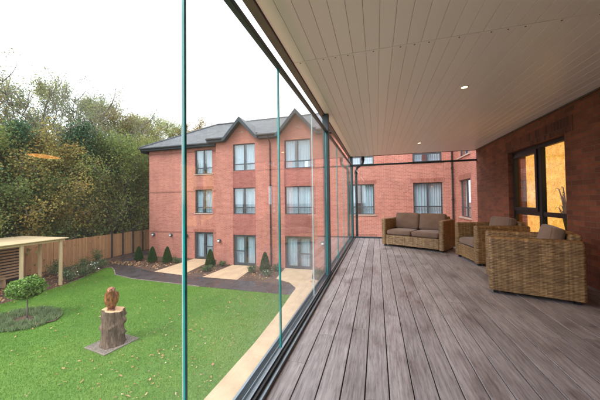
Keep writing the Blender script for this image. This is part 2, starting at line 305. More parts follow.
# ------------------------------------------------------------------ helpers: geometry
def wloc(o):
    p = Vector((0, 0, 0))
    while o is not None:
        p = p + o.location; o = o.parent
    return p
class MB:
    def __init__(s): s.v = []; s.f = []; s.uv = {}
    def add(s, vs, fs):
        n = len(s.v); s.v += [tuple(x) for x in vs]; s.f += [tuple(i + n for i in f) for f in fs]; return s
    def box(s, x0, x1, y0, y1, z0, z1):
        return s.add([(x0, y0, z0), (x1, y0, z0), (x1, y1, z0), (x0, y1, z0), (x0, y0, z1), (x1, y0, z1), (x1, y1, z1), (x0, y1, z1)],
                     [(0, 3, 2, 1), (4, 5, 6, 7), (0, 1, 5, 4), (1, 2, 6, 5), (2, 3, 7, 6), (3, 0, 4, 7)])
    def bar(s, a, b, w, h, up=(0, 0, 1)):
        a = Vector(a); b = Vector(b); d = (b - a).normalized(); up = Vector(up)
        x = d.cross(up); x = x.normalized() if x.length > 1e-4 else Vector((1, 0, 0)); y = x.cross(d).normalized()
        vs = [p + x * (i * w / 2) + y * (j * h / 2) for p in (a, b) for i, j in ((-1, -1), (1, -1), (1, 1), (-1, 1))]
        return s.add(vs, [(0, 1, 2, 3), (7, 6, 5, 4), (0, 4, 5, 1), (1, 5, 6, 2), (2, 6, 7, 3), (3, 7, 4, 0)])
    def tube(s, pts, rad, n=8, cap=True):
        pts = [Vector(p) for p in pts]
        if not hasattr(rad, '__len__'): rad = [rad] * len(pts)
        vs = []; fs = []; px = None
        for i, p in enumerate(pts):
            d = (pts[min(i + 1, len(pts) - 1)] - pts[max(i - 1, 0)]).normalized()
            if px is None:
                px = d.orthogonal().normalized()
            else:
                px = (px - d * px.dot(d)); px = px.normalized() if px.length > 1e-5 else d.orthogonal().normalized()
            py = d.cross(px)
            for k in range(n):
                t = 2 * math.pi * k / n; vs.append(p + (px * math.cos(t) + py * math.sin(t)) * rad[i])
        for i in range(len(pts) - 1):
            for k in range(n):
                a = i * n + k; b = i * n + (k + 1) % n; fs.append((a, b, b + n, a + n))
        if cap: fs.append(tuple(range(n - 1, -1, -1))); fs.append(tuple((len(pts) - 1) * n + k for k in range(n)))
        return s.add(vs, fs)
    def rings(s, rings, cap=True):
        n = len(rings[0]); vs = [p for r in rings for p in r]; fs = []
        for i in range(len(rings) - 1):
            for k in range(n):
                a = i * n + k; b = i * n + (k + 1) % n; fs.append((a, b, b + n, a + n))
        if cap: fs.append(tuple(range(n - 1, -1, -1))); fs.append(tuple((len(rings) - 1) * n + k for k in range(n)))
        return s.add(vs, fs)
    def prism(s, poly, lo, hi, axis='z'):                      # poly in the plane normal to axis
        n = len(poly)
        def P(a, b, c): return (a, b, c) if axis == 'z' else ((a, c, b) if axis == 'y' else (c, a, b))
        vs = [P(a, b, lo) for a, b in poly] + [P(a, b, hi) for a, b in poly]
        return s.add(vs, [tuple(range(n - 1, -1, -1)), tuple(range(n, 2 * n))] + [(i, (i + 1) % n, (i + 1) % n + n, i + n) for i in range(n)])
    def map(s, fn): s.v = [tuple(fn(*p)) for p in s.v]; return s
    def build(s, name, mat, parent=None, bevel=0, smooth=False, local=False, segs=2):
        off = Vector((0, 0, 0)) if local or parent is None else wloc(parent)
        vv = [(x - off.x, y - off.y, z - off.z) for x, y, z in s.v]
        me = bpy.data.meshes.new(name); me.from_pydata(vv, [], s.f); me.validate(); me.update()
        import bmesh
        bm = bmesh.new(); bm.from_mesh(me); bmesh.ops.recalc_face_normals(bm, faces=bm.faces)
        if bevel: bmesh.ops.bevel(bm, geom=[e for e in bm.edges if len(e.link_faces) == 2 and e.calc_face_angle(0) > .5], offset=bevel, segments=segs, affect='EDGES', clamp_overlap=True)
        uvl = bm.loops.layers.uv.new('UVMap')
        for f in bm.faces:
            f.smooth = smooth; nx, ny, nz = (abs(c) for c in f.normal)
            for l in f.loops:
                x, y, z = l.vert.co + off
                if nz < .35 or s.vertical_ok(nx, ny, nz): l[uvl].uv = (x, z) if ny >= nx else (y, z)
                elif nz > .95: l[uvl].uv = (x, y)
                else: l[uvl].uv = (x, y / max(nz, .3)) if ny >= nx else (y, x / max(nz, .3))
        bm.to_mesh(me); bm.free()
        me.materials.append(mat); o = bpy.data.objects.new(name, me); COL.objects.link(o)
        if parent is not None: o.parent = parent
        return o
    def vertical_ok(s, nx, ny, nz): return False
def np_mesh(name, V, F, mat, parent=None, uv=None, smooth=False):
    """V (n,3), F (m,k) arrays"""
    me = bpy.data.meshes.new(name); n, m, k = len(V), len(F), F.shape[1]
    me.vertices.add(n); me.vertices.foreach_set('co', np.ascontiguousarray(V, dtype=np.float32).ravel())
    me.loops.add(m * k); me.loops.foreach_set('vertex_index', np.ascontiguousarray(F, dtype=np.int32).ravel())
    me.polygons.add(m); me.polygons.foreach_set('loop_start', np.arange(0, m * k, k, dtype=np.int32)); me.polygons.foreach_set('loop_total', np.full(m, k, dtype=np.int32))
    if smooth: me.polygons.foreach_set('use_smooth', np.ones(m, dtype=bool))
    if uv is not None:
        l = me.uv_layers.new(name='UVMap'); l.data.foreach_set('uv', np.ascontiguousarray(uv[F.ravel()], dtype=np.float32).ravel())
    me.update(calc_edges=True); me.materials.append(mat)
    o = bpy.data.objects.new(name, me); COL.objects.link(o)
    if parent is not None: o.parent = parent
    return o
def props(o, label=None, cat=None, group=None, kind=None):
    if label: o['label'] = label
    if cat: o['category'] = cat
    if group: o['group'] = group
    if kind: o['kind'] = kind
    return o
def thing(name, loc, label, cat, group=None, rz=0):
    o = bpy.data.objects.new(name, None); COL.objects.link(o); o.empty_display_size = .2
    o.location = loc; o.rotation_euler = (0, 0, rz); return props(o, label, cat, group)
def dup(o, parent=None):
    c = o.copy(); COL.objects.link(c)
    if parent is not None: c.parent = parent
    for ch in list(o.children): dup(ch, c)
    return c
def sheet(name, poly, z, mat, kind='structure', label=None, cat=None):
    b = MB(); b.add([(x, y, z) for x, y in poly], [tuple(range(len(poly)))]); o = b.build(name, mat)
    props(o, label, cat, kind=kind); return o
def grid_wall(mb, a0, a1, z0, z1, holes, xf, thick):
    """wall slab in (a, depth, z) with rectangular holes; xf maps (a, dep, z) to world"""
    A = sorted({a0, a1, *[h[0] for h in holes], *[h[1] for h in holes]}); Z = sorted({z0, z1, *[h[2] for h in holes], *[h[3] for h in holes]})
    A = [a for a in A if a0 <= a <= a1]; Z = [z for z in Z if z0 <= z <= z1]
    def solid(i, j):
        if i < 0 or j < 0 or i >= len(A) - 1 or j >= len(Z) - 1: return False
        ca = (A[i] + A[i + 1]) / 2; cz = (Z[j] + Z[j + 1]) / 2
        return not any(h[0] < ca < h[1] and h[2] < cz < h[3] for h in holes)
    def q(p): mb.add([xf(*c) for c in p], [(0, 1, 2, 3)])
    for i in range(len(A) - 1):
        for j in range(len(Z) - 1):
            if not solid(i, j): continue
            x0, x1, y0, y1 = A[i], A[i + 1], Z[j], Z[j + 1]
            q([(x0, 0, y0), (x1, 0, y0), (x1, 0, y1), (x0, 0, y1)]); q([(x0, thick, y0), (x0, thick, y1), (x1, thick, y1), (x1, thick, y0)])
            if not solid(i - 1, j): q([(x0, 0, y0), (x0, 0, y1), (x0, thick, y1), (x0, thick, y0)])
            if not solid(i + 1, j): q([(x1, 0, y0), (x1, thick, y0), (x1, thick, y1), (x1, 0, y1)])
            if not solid(i, j - 1): q([(x0, 0, y0), (x0, thick, y0), (x1, thick, y0), (x1, 0, y0)])
            if not solid(i, j + 1): q([(x0, 0, y1), (x1, 0, y1), (x1, thick, y1), (x0, thick, y1)])

# ------------------------------------------------------------------ ground and paths
sheet('ground', [(-300, -300), (300, -300), (300, 300), (-300, 300)], G - .012, M['woodfloor'])
sheet('planting_bed_soil', [(-19.2, -8), (-3.2, -8), (-3.2, 14.95), (-10.05, 14.95), (-10.05, 15.95), (-16.62, 15.95), (-17.4, 22), (-19.0, 22)], G - .006, M['mulch'])
lawn_poly = [(-3.5, -8), (-3.47, 4.6), (-3.42, 6.8), (-3.5, 9.2), (-3.62, 10.72), (-8.2, 10.72), (-12.6, 10.95), (-14.2, 11.3), (-15.3, 12.1), (-16.1, 12.55), (-16.35, 12.3), (-16.0, 11.4), (-15.45, 10.5), (-15.1, 9.6), (-14.85, 8.4), (-14.75, 7.0), (-14.7, -8)]
sheet('lawn', lawn_poly, G - .0005, M['lawn'])
sheet('dark_path', [(-3.62, 10.74), (-3.62, 12.05), (-9.3, 12.1), (-12.6, 12.35), (-14.6, 12.9), (-16.2, 14.0), (-17.2, 15.6), (-17.6, 22), (-18.8, 22), (-18.7, 15.4), (-18.1, 13.9), (-16.5, 12.62), (-15.3, 12.14), (-14.2, 11.34), (-12.6, 10.98), (-8.2, 10.74)], G + .003, M['wetpath'])
pp = [(-3.5, -8), (-3.47, 4.6), (-3.42, 6.8), (-3.5, 9.2), (-3.62, 10.74), (-3.66, 11.6), (-4.2, 12.3), (-5.1, 12.75), (-5.36, 14.88), (-3.62, 14.88), (-3.3, 13.2), (-2.2, 12.6), (2.8, 12.2), (2.8, -8)]
sheet('buff_path', pp, G + .008, M['paving'])
for i, q in enumerate(([(-12.6, 15.88), (-11.0, 15.88), (-10.45, 12.16), (-12.6, 12.4)], [(-8.9, 14.88), (-7.3, 14.88), (-7.0, 12.1), (-9.1, 12.12)])):
    sheet('doorstep_path', q, G + .006, M['slabs'])
sheet('stub_paving', [(-1.6, 14.88), (3.8, 14.88), (3.8, 12.9), (-1.6, 12.9)], G + .004, M['slabs'])
eb = MB()
for a, b_ in zip(lawn_poly[1:15], lawn_poly[2:16]):
    if a[0] < -4.5 and a[0] > -16.5 and a[1] > 10: eb.bar((*a, G + .0), (*b_, G + .0), .05, .05)
props(eb.build('lawn_edging', M['kerb']), kind='structure')

# grass blades (one mass) and fallen leaves
def pt_in(poly, x, y):
    ins = np.zeros(len(x), bool); n = len(poly); j = n - 1
    for i in range(n):
        xi, yi = poly[i]; xj, yj = poly[j]
        c = ((yi > y) != (yj > y)) & (x < (xj - xi) * (y - yi) / (yj - yi + 1e-12) + xi); ins ^= c; j = i
    return ins
R = np.random.RandomState(11)
def scatter_blades(n, poly, bb, h0, h1, w, lean=.6):
    x = R.uniform(bb[0], bb[1], n); y = R.uniform(bb[2], bb[3], n); k = pt_in(poly, x, y); x, y = x[k], y[k]; n = len(x)
    a = R.uniform(0, 2 * np.pi, n); h = R.uniform(h0, h1, n); la = R.uniform(0, 2 * np.pi, n); ln = R.uniform(0, lean, n) * h
    V = np.zeros((n, 3, 3)); V[:, 0] = np.c_[x + np.cos(a) * w / 2, y + np.sin(a) * w / 2, np.full(n, G)]
    V[:, 1] = np.c_[x - np.cos(a) * w / 2, y - np.sin(a) * w / 2, np.full(n, G)]
    V[:, 2] = np.c_[x + np.cos(la) * ln, y + np.sin(la) * ln, G + h]
    return V.reshape(-1, 3), np.arange(3 * n).reshape(-1, 3)
V, F = scatter_blades(330000, lawn_poly, (-16.4, -3.4, 1.5, 12.6), .015, .042, .009)
props(np_mesh('grass', V, F, M['grass']), 'short green lawn grass scattered over the garden', 'grass', kind='stuff')
n = 1050
x = np.where(R.rand(n) < .45, R.normal(-5.2, 1.3, n), R.uniform(-16, -3.4, n)); y = 12.6 - 10.5 * R.beta(1.3, 1.2, n); k = pt_in(lawn_poly, x, y); x, y = x[k], y[k]
x2 = R.normal(-15.1, .5, 300); y2 = R.uniform(5.5, 9.5, 300); x = np.r_[x, x2]; y = np.r_[y, y2]; n = len(x)
Vl = []; Fl = []
for i in range(n):
    s = R.uniform(.014, .038) * (1.5 if R.rand() < .12 else 1); a = R.uniform(0, 6.28); el = R.uniform(.5, .8); tz = R.uniform(-.5, .5, 2); b0 = len(Vl)
    for t, rr in ((0, 1), (.8, .75), (1.6, .62), (2.4, .8), (3.14, 1.05), (3.9, .8), (4.7, .62), (5.5, .75)):
        lx = math.cos(t) * s * rr; ly = math.sin(t) * s * rr * el
        X = lx * math.cos(a) - ly * math.sin(a); Y = lx * math.sin(a) + ly * math.cos(a)
        Vl.append((x[i] + X, y[i] + Y, G + .038 + X * tz[0] + Y * tz[1] + abs(ly) * .3))
    Fl.append(tuple(range(b0, b0 + 8)))
props(np_mesh('fallen_leaves', np.array(Vl), np.array(Fl), M['fallen']), 'dry tan and orange leaves fallen over the lawn', 'leaves', kind='stuff')

# ------------------------------------------------------------------ windows and doors
def XY(Y): return lambda a, d, z: (a, Y + d, z)               # a wall facing -Y
def YX(X): return lambda a, d, z: (X + d, a, z)               # a wall facing -X
def bx(mb, xf, a0, a1, d0, d1, z0, z1):
    t = MB().box(a0, a1, d0, d1, z0, z1).map(xf); mb.add(t.v, t.f)
def curtain(xf, a0, a1, z0, z1, d, parent, seed=0, mat=None):
    q = random.Random(seed); n = max(8, int((a1 - a0) / .016)); V = []; F = []; ph = q.uniform(0, 6); w = q.uniform(44, 62)
    for i in range(n + 1):
        a = a0 + (a1 - a0) * i / n; dd = d + .028 * math.sin(w * (a - a0) + ph + .8 * math.sin(9 * a)) + .008 * math.sin(131 * a)
        V += [(a, dd, z0), (a + .008 * math.sin(20 * a), d + (dd - d) * .7, z1)]
    for i in range(n): F.append((2 * i, 2 * i + 2, 2 * i + 3, 2 * i + 1))
    mb = MB().add(V, F).map(xf); return mb.build('curtain', mat or M['curtain'], parent, smooth=True)
def window(par, xf, a0, a1, z0, z1, seed, transom=.25, sill=True, cur='pair'):
    fr = MB(); t = .055; d0, d1 = .085, .15; g = .003
    bx(fr, xf, a0 + g, a1 - g, d0, d1, z0 + g, z0 + t); bx(fr, xf, a0 + g, a1 - g, d0, d1, z1 - t, z1 - g)
    bx(fr, xf, a0 + g, a0 + t, d0, d1, z0 + t, z1 - t); bx(fr, xf, a1 - t, a1 - g, d0, d1, z0 + t, z1 - t)
    m = (a0 + a1) / 2; zt = z0 + (z1 - z0) * transom
    bx(fr, xf, m - .038, m + .038, d0 + .004, d1, z0 + t, z1 - t)
    bx(fr, xf, a0 + t, m - .038, d0 + .008, d1 - .005, zt - .03, zt + .03); bx(fr, xf, m + .038, a1 - t, d0 + .008, d1 - .005, zt - .03, zt + .03)
    w = fr.build('window', M['frame'], par)
    p = MB(); bx(p, xf, a0 + t - .01, m - .03, .112, .118, z0 + t - .01, z1 - t + .01); bx(p, xf, m + .03, a1 - t + .01, .112, .118, z0 + t - .01, z1 - t + .01)
    p.build('pane', M['winglass'], w)
    q = random.Random(seed * 7 + 1); k = q.choice([.5, .47, .36, .28]) * (a1 - a0); k2 = q.choice([.5, .46, .40, .24]) * (a1 - a0)
    curtain(xf, a0 + .02, a0 + k, z0 + .02, z1, .27, w, seed); curtain(xf, a1 - k2, a1 - .02, z0 + .02, z1, .27, w, seed + 1)
    if sill:
        s = MB(); bx(s, xf, a0 - .08, a1 + .08, -.05, .084, z0 - .06, z0 - .002); s.build('sill', M['sill'], w)
    return w
def patio(par, xf, a0, a1, z0, z1, seed, rail=(1, 0)):
    fr = MB(); t = .06; d0, d1 = .085, .15; g = .003
    bx(fr, xf, a0 + g, a1 - g, d0, d1, z1 - t, z1 - g); bx(fr, xf, a0 + g, a0 + t, d0, d1, z0 + g, z1 - t); bx(fr, xf, a1 - t, a1 - g, d0, d1, z0 + g, z1 - t)
    bx(fr, xf, a0 + t, a1 - t, d0, d1, z0 + g, z0 + .05)
    o = fr.build('patio_door', M['frame'], par); m = (a0 + a1) / 2; q = random.Random(seed)
    for i, (l, r) in enumerate(((a0 + t, m), (m, a1 - t))):
        lf = MB(); s = .075; e0, e1 = d0 + .01, d1 - .01; l += .002; r -= .002
        bx(lf, xf, l, r, e0, e1, z0 + .052, z0 + .15); bx(lf, xf, l, r, e0, e1, z1 - t - s, z1 - t - .002)
        bx(lf, xf, l, l + s, e0, e1, z0 + .15, z1 - t - s); bx(lf, xf, r - s, r, e0, e1, z0 + .15, z1 - t - s)
        zr = z0 + (z1 - z0) * .46
        if rail[i]: bx(lf, xf, l + s, r - s, e0, e1, zr - .035, zr + .035)
        lo = lf.build('door_leaf', M['frame'], o)
        p = MB(); bx(p, xf, l + s - .01, r - s + .01, .112, .118, z0 + .14, z1 - t - s + .01); p.build('pane', M['winglass'], o)
        hd = MB(); ha = (r - .035) if i == 0 else (l + .035); bx(hd, xf, ha - .012, ha + .012, .04, .094, z0 + 1.0, z0 + 1.14); hd.build('handle', M['alu'], o)
    curtain(xf, a0 + .03, a0 + (a1 - a0) * q.uniform(.42, .5), z0 + .03, z1, .28, o, seed); curtain(xf, a1 - (a1 - a0) * q.uniform(.42, .5), a1 - .03, z0 + .03, z1, .28, o, seed + 1)
    return o

# ------------------------------------------------------------------ the building across the garden
B = thing('brick_building', (-4, 15, G), 'three storey red brick building with slate roof and two gables across the lawn', 'building')
ZT = 5.22
xfB = XY(14.9); xfA = XY(15.9)
colB = [(-8.84, -7.29, True), (-5.33, -3.7, True), (-1.52, -.12, False), (1.86, 3.26, False)]
holesB = []
for a0, a1, gab in colB: holesB += [(a0, a1, 3.2, 4.92), (a0, a1, .43, 2.11), (a0 - .02, a1 + .02, G, -.87)]
mb = MB(); grid_wall(mb, -10.1, 3.83, G, ZT, holesB, xfB, .3); mb.build('front_wall', M['brick'], B)
colA = [(-12.51, -11.09)]
holesA = []
for a0, a1 in colA: holesA += [(a0, a1, 3.22, 4.96), (a0, a1, .44, 2.12), (a0 - .05, a1 + .08, G, -.89)]
mb = MB(); grid_wall(mb, -16.62, -9.8, G, ZT, holesA, xfA, .3); mb.build('set_back_wall', M['brick'], B)
mb = MB(); mb.box(-10.1, -9.8, 15.2, 15.9, G, ZT); mb.box(-16.62, -16.32, 16.2, 24, G, ZT); mb.box(-16.32, 4.1, 23.7, 24, G, ZT); mb.build('side_wall', M['brick'], B)
seed = 3
for a0, a1, gab in colB:
    window(B, xfB, a0, a1, 3.2, 4.92, seed, sill=not gab); window(B, xfB, a0, a1, .43, 2.11, seed + 2, sill=not gab)
    patio(B, xfB, a0 - .02, a1 + .02, G, -.87, seed + 4, rail=((1, 0) if seed % 2 else (0, 1))); seed += 7
for a0, a1 in colA:
    window(B, xfA, a0, a1, 3.22, 4.96, seed); window(B, xfA, a0, a1, .44, 2.12, seed + 2); patio(B, xfA, a0 - .05, a1 + .08, G, -.89, seed + 4, rail=(0, 1)); seed += 7
def one(name, mat, xf, *d, par=B): t_ = MB(); bx(t_, xf, *d); return t_.build(name, mat, par)
for a0, a1, gab in colB:
    if gab:
        for z0, z1 in ((2.112, 3.198), (-.868, .428)): one('brick_panel', M['brick_panel'], xfB, a0 - .03, a1 + .03, -.006, .002, z0, z1)
    else:
        for z in (4.922, 2.112, -.868): one('soldier_course', M['soldier'], xfB, a0 - .12, a1 + .12, -.005, .002, z, z + .22)
for a0, a1 in colA:
    for z in (2.122, -.888): one('soldier_course', M['soldier'], xfA, a0 - .12, a1 + .12, -.005, .002, z, z + .22)
for z in (1.98, -.96, 4.83):
    for l, r in ((-16.64, -12.66 if z < 0 else -12.52), (-10.95 if z < 0 else -11.08, -10.1)): one('string_course', M['brick_band'], xfA, l, r, -.022, .002, z, z + .075)

# roofs
rf = MB(); th = .09
RY, RZ = 19.5, 7.85
def slab(mb, pts, t=.09):
    vs = list(pts) + [(x, y, z - t) for x, y, z in pts]; n = len(pts)
    mb.add(vs, [tuple(range(n)), tuple(range(2 * n - 1, n - 1, -1))] + [(i, i + n, (i + 1) % n + n, (i + 1) % n) for i in range(n)])
slab(rf, [(-17.15, 15.5, 5.36), (-10.62, 15.5, 5.36), (-10.62, RY, RZ), (-13.1, RY, RZ)])
slab(rf, [(-17.15, 15.5, 5.36), (-13.1, RY, RZ), (-13.1, RY + .02, RZ), (-17.15, 24.4, 5.1)])
_k = (RZ + .03 - 5.36) / (RY - 14.52); _z = 5.36 + _k * .45
slab(rf, [(-10.6, 14.97, _z), (4.4, 14.97, _z), (4.4, RY, RZ + .03), (-10.6, RY, RZ + .03)])
for l, r in ((-10.6, -9.30), (-7.04, -5.70), (-3.30, 4.4)): slab(rf, [(l, 14.52, 5.36), (r, 14.52, 5.36), (r, 14.968, _z - .001), (l, 14.968, _z - .001)])
slab(rf, [(-17.15, 24.4, 5.1), (-13.1, RY + .03, RZ), (4.4, RY + .03, RZ), (4.4, 24.4, 5.1)])
rr = rf.build('roof', M['slate'], B)
rt = MB()
for i in range(58):
    x0 = -13.1 + i * .3; rt.tube([(x0, RY, RZ + .03), (x0 + .285, RY, RZ + .03)], .075, 8)
for i in range(24):
    t0, t1 = i / 24, (i + .94) / 24; A_ = Vector((-17.15, 15.5, 5.38)); B_ = Vector((-13.1, RY, RZ + .02)); rt.tube([A_.lerp(B_, t0), A_.lerp(B_, t1)], .07, 6)
rt.build('ridge_tile', M['slate'], rr)
gab = [(-8.17, 1.10, 6.48), (-4.5, 1.16, 6.6)]
segs = [(-10.58, -9.33), (-7.0, -5.72), (-3.28, 3.83)]
fs = MB(); fs.box(-17.12, -10.64, 15.54, 15.6, 5.12, 5.34); fs.box(-17.06, -10.64, 15.6, 15.9, 5.12, 5.15); fs.build('fascia', M['bargeboard'], rr)
MB().box(-17.12, -17.06, 15.602, 24.3, 5.0, 5.24).build('fascia', M['bargeboard'], rr)
for l, r in segs:
    fs = MB(); fs.box(l, r, 14.56, 14.62, 5.1, 5.33); fs.box(l, r, 14.62, 14.9, 5.1, 5.13); fs.build('fascia', M['bargeboard'], rr)
for l, r in segs + [(-17.2, -10.66)]:
    yy = 14.5 if l > -11 else 15.48
    n = 8; ring = lambda x: [(x, yy + .06 * math.cos(t), 5.29 + .06 * math.sin(t)) for t in [math.pi + i * math.pi / n for i in range(n + 1)]]
    gt = MB(); gt.rings([ring(l), ring(r)]); gt.build('gutter', M['frame'], B)
for cx, hw, za in gab:
    g = thing  # local alias unused
    w = MB(); w.prism([(cx - hw + .02, ZT + .001), (cx + hw - .02, ZT + .001), (cx, za - .13)], 14.9, 15.1, 'y'); gw = w.build('gable_wall', M['brick'], B)
    gr = MB(); yb = 14.52 + (za - 5.36) / .5 + .1
    sl_ = (za - 5.26) / (hw + .02)
    for s_ in (-1, 1):
        xe = cx + s_ * (hw + .12); ze = za - sl_ * (hw + .12)
        slab(gr, [(cx, 14.5, za + .06), (xe, 14.5, ze + .06), (xe, 14.75, ze + .06), (cx, yb, za + .06)], .06)
    gr.build('gable_roof', M['slate'], rr)
    bb = MB()
    for s_ in (-1, 1):
        xe = cx + s_ * (hw + .14); ze = za - sl_ * (hw + .14)
        vs = [(cx, za + .05), (xe, ze + .05), (xe, 5.10), (cx + s_ * (hw + .0), 5.10), (cx, za - .22)]
        bb.prism(vs if s_ < 0 else vs[::-1], 14.44 + (.002 if s_ > 0 else 0), 14.5, 'y')
    bb.build('bargeboard', M['bargeboard'], rr)
    sf = MB()
    for s_ in (-1, 1):
        xe = cx + s_ * (hw + .12); ze = za - sl_ * (hw + .12); slab(sf, [(cx, 14.5, za - .02), (xe, 14.5, ze - .02), (xe, 14.9, ze - .02), (cx, 14.9, za - .02)], .03)
    sf.build('soffit', M['bargeboard'], rr)
    MB().box(cx - .09, cx + .09, 14.885, 14.9, 5.62, 5.72).build('gable_vent', M['sill'], B)
dp = MB(); dp.tube([(-6.25, 14.55, 5.2), (-6.25, 14.56, 5.05), (-6.25, 14.84, 4.85), (-6.25, 14.84, G + .05)], .036, 10)
for z in (-2, -.4, 1.2, 2.8, 4.4): dp.box(-6.30, -6.20, 14.79, 14.899, z, z + .04)
dp.build('drainpipe', M['black'], B, smooth=False)
dp = MB(); dp.tube([(3.70, 14.55, 5.2), (3.70, 14.82, 4.9), (3.70, 14.82, G + .05)], .04, 10)
for z in (-2, -.4, 1.2, 2.8, 4.4): dp.box(3.65, 3.75, 14.77, 14.899, z, z + .04)
dp.build('drainpipe', M['black'], B)
# return wall on the right with its window column
xfR = YX(3.83)
hR = []
for z0, z1 in ((3.2, 4.92), (.40, 2.12)): hR.append((12.62, 14.18, z0, z1))
mb = MB(); grid_wall(mb, 9.16, 14.9, G, ZT, hR, xfR, .3); mb.build('return_wall', M['brick'], B)
for z0, z1 in ((3.2, 4.92), (.40, 2.12)): window(B, xfR, 12.62, 14.18, z0, z1, seed); seed += 3
for z in (4.922, 2.122): one('soldier_course', M['soldier'], xfR, 12.5, 14.3, -.005, .002, z, z + .22)
fs = MB(); fs.box(3.42, 3.48, 9.0, 14.5, 5.1, 5.33); fs.build('fascia', M['bargeboard'], B)
rw = MB(); slab(rw, [(3.4, 8.6, 5.36), (3.4, 14.5, 5.36), (7.5, 14.5, 7.6), (7.5, 8.6, 7.6)]); rw.build('roof', M['slate'], B)
# round bulkhead wall lamps
def wall_lamp(x, yw, z, label):
    t = thing('wall_lamp', (x, yw, z), label, 'wall lamp', 'bulkhead lamps on the brick building')
    MB().box(x - .07, x + .07, yw - .03, yw - .001, z - .12, z + .02).build('backplate', M['frame'], t, .008)
    h = MB(); h.rings([[(x + r * math.cos(a), yw - .031 + dy + 0 * a, z - .03 + r * math.sin(a)) for a in [2 * math.pi * i / 20 for i in range(20)]] for dy, r in ((0, .11), (-.05, .125), (-.10, .115), (-.12, .08))])
    h.build('housing', M['frame'], t, smooth=False)
    d = MB(); d.rings([[(x + r * math.cos(a), yw - .152 - dy, z - .055 + .75 * r * math.sin(a)) for a in [2 * math.pi * i / 20 for i in range(20)]] for dy, r in ((0, .085), (.02, .075), (.035, .04))]); d.build('diffuser', M['white'], t, smooth=True)
wall_lamp(-16.17, 15.9, -1.12, 'leftmost round grey wall lamp, near the left corner of the brick building')
wall_lamp(-14.57, 15.9, -1.12, 'round wall lamp between the leftmost lamp and the lamp beside the first patio door')
wall_lamp(-13.2, 15.9, -1.14, 'round wall lamp just left of the first patio door')
wall_lamp(-10.2 + .35, 14.9, -1.24, 'round wall lamp on the projecting bay left of the second patio door')
wall_lamp(-3.02, 14.9, -1.2, 'round wall lamp right of the third patio door, near the steel post')

# ------------------------------------------------------------------ our wing with its brick wall and lit window
WG = thing('brick_wing', (4.5, 3, G), 'dark red brick wing with amber lit window behind the rattan chairs', 'building')
XW = 2.85; xfW = YX(XW); O0, O1, OZ = 5.08, 6.93, 2.25
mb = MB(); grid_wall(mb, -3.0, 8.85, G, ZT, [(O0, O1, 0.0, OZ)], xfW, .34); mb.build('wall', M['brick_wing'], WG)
MB().box(XW + .34, 4.12, 8.85, 9.15, G, ZT).build('end_wall', M['brick'], WG)
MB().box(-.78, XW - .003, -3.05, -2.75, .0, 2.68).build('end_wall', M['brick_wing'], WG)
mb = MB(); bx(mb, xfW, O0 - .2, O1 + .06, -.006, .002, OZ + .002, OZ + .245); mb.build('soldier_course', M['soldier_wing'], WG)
fr = MB(); D0, D1 = .09, .16; t = .075; md = 5.92
bx(fr, xfW, O0 + .003, O1 - .003, D0, D1, OZ - t, OZ - .003); bx(fr, xfW, O0 + .003, O0 + .06, D0, D1, .01, OZ - t); bx(fr, xfW, O1 - .06, O1 - .003, D0, D1, .01, OZ - t)
bx(fr, xfW, md - .05, md + .05, D0 - .006, D1, .01, OZ - t); bx(fr, xfW, O0 + .06, md - .05, D0 + .004, D1 - .004, .90, .98); bx(fr, xfW, md + .05, O1 - .06, D0 + .004, D1 - .004, .90, .98)
bx(fr, xfW, O0 + .06, O1 - .06, D0 + .003, D1, .011, .09)
lw = fr.build('window', M['black'], WG, .004)
sh = MB()
a0, a1, z0, z1 = md + .052, O1 - .062, .982, OZ - t - .002
for q in ((a0, a1, z0, z0 + .07), (a0, a1, z1 - .07, z1), (a0, a0 + .07, z0 + .07, z1 - .07), (a1 - .07, a1, z0 + .07, z1 - .07)): bx(sh, xfW, q[0], q[1], D0 - .025, D1 - .01, q[2], q[3])
sh.build('sash', M['black'], lw, .004)
p = MB(); bx(p, xfW, O0 + .055, md - .045, .122, .128, .975, OZ - t + .005); bx(p, xfW, md + .12, O1 - .13, .118, .124, 1.05, OZ - t - .07); bx(p, xfW, O0 + .055, md - .045, .122, .128, .085, .905); bx(p, xfW, md + .045, O1 - .055, .122, .128, .085, .905)
p.build('pane', M['roomglass'], lw)
bl = MB(); bx(bl, xfW, O0 - .5, O1 + .5, .52, .53, .0, OZ + .15); bl.build('patterned_blind', M['blind'], lw)
mb = MB(); slab(mb, [(2.5, -3, 5.36), (2.5, 8.8, 5.36), (7.5, 8.8, 8.0), (7.5, -3, 8.0)]); mb.build('roof', M['slate'], WG)
MB().box(XW + .002 + .34, 7.4, -3, 8.85, -.2, -.05).build('floor_slab', M['dim_room'], WG)

# ------------------------------------------------------------------ balcony: deck, ceiling
YE = 8.8; XG = -.79
BA = thing('balcony', (1, 3, -.25), 'covered balcony with grey brown deck boards and pale boarded ceiling', 'balcony')
MB().box(-.88, XW - .003, -2.9, YE + .1, -.26, -.04).build('slab', M['sill'], BA)
dk = MB(); q = random.Random(9); xx = -.695; k = 0
while xx < XW - .02:
    w = min(.1435, XW - .004 - xx); y = -2.7 + q.uniform(-2.5, 0)
    while y < YE - .03:
        ln_ = q.choice([2.4, 3.0, 3.6, 3.6]); y0 = max(y, -2.7); y1 = min(y + ln_ - .004, YE - .03)
        if y1 - y0 > .05: dk.box(xx, xx + w, y0, y1, -.028 + q.uniform(-.0006, .0006), q.uniform(-.0006, .0006))
        y += ln_
    xx += .151; k += 1
dk.build('deck_boards', M['deck'], BA, bevel=.0022, segs=1)
MB().box(-.70, XW - .004, -2.74, YE - .03, -.039, -.03).build('deck_underlay', M['alu_dark'], BA)
cl = MB(); ZC = 2.685; xx = -.808; seam = 2.58
while xx < XW - .01:
    x1 = min(xx + .1203, XW - .004)
    for y0, y1 in ((-2.75, seam - .004), (seam + .004, YE + .02)): cl.box(xx, x1, y0, y1, ZC, ZC + .012)
    xx += .1225
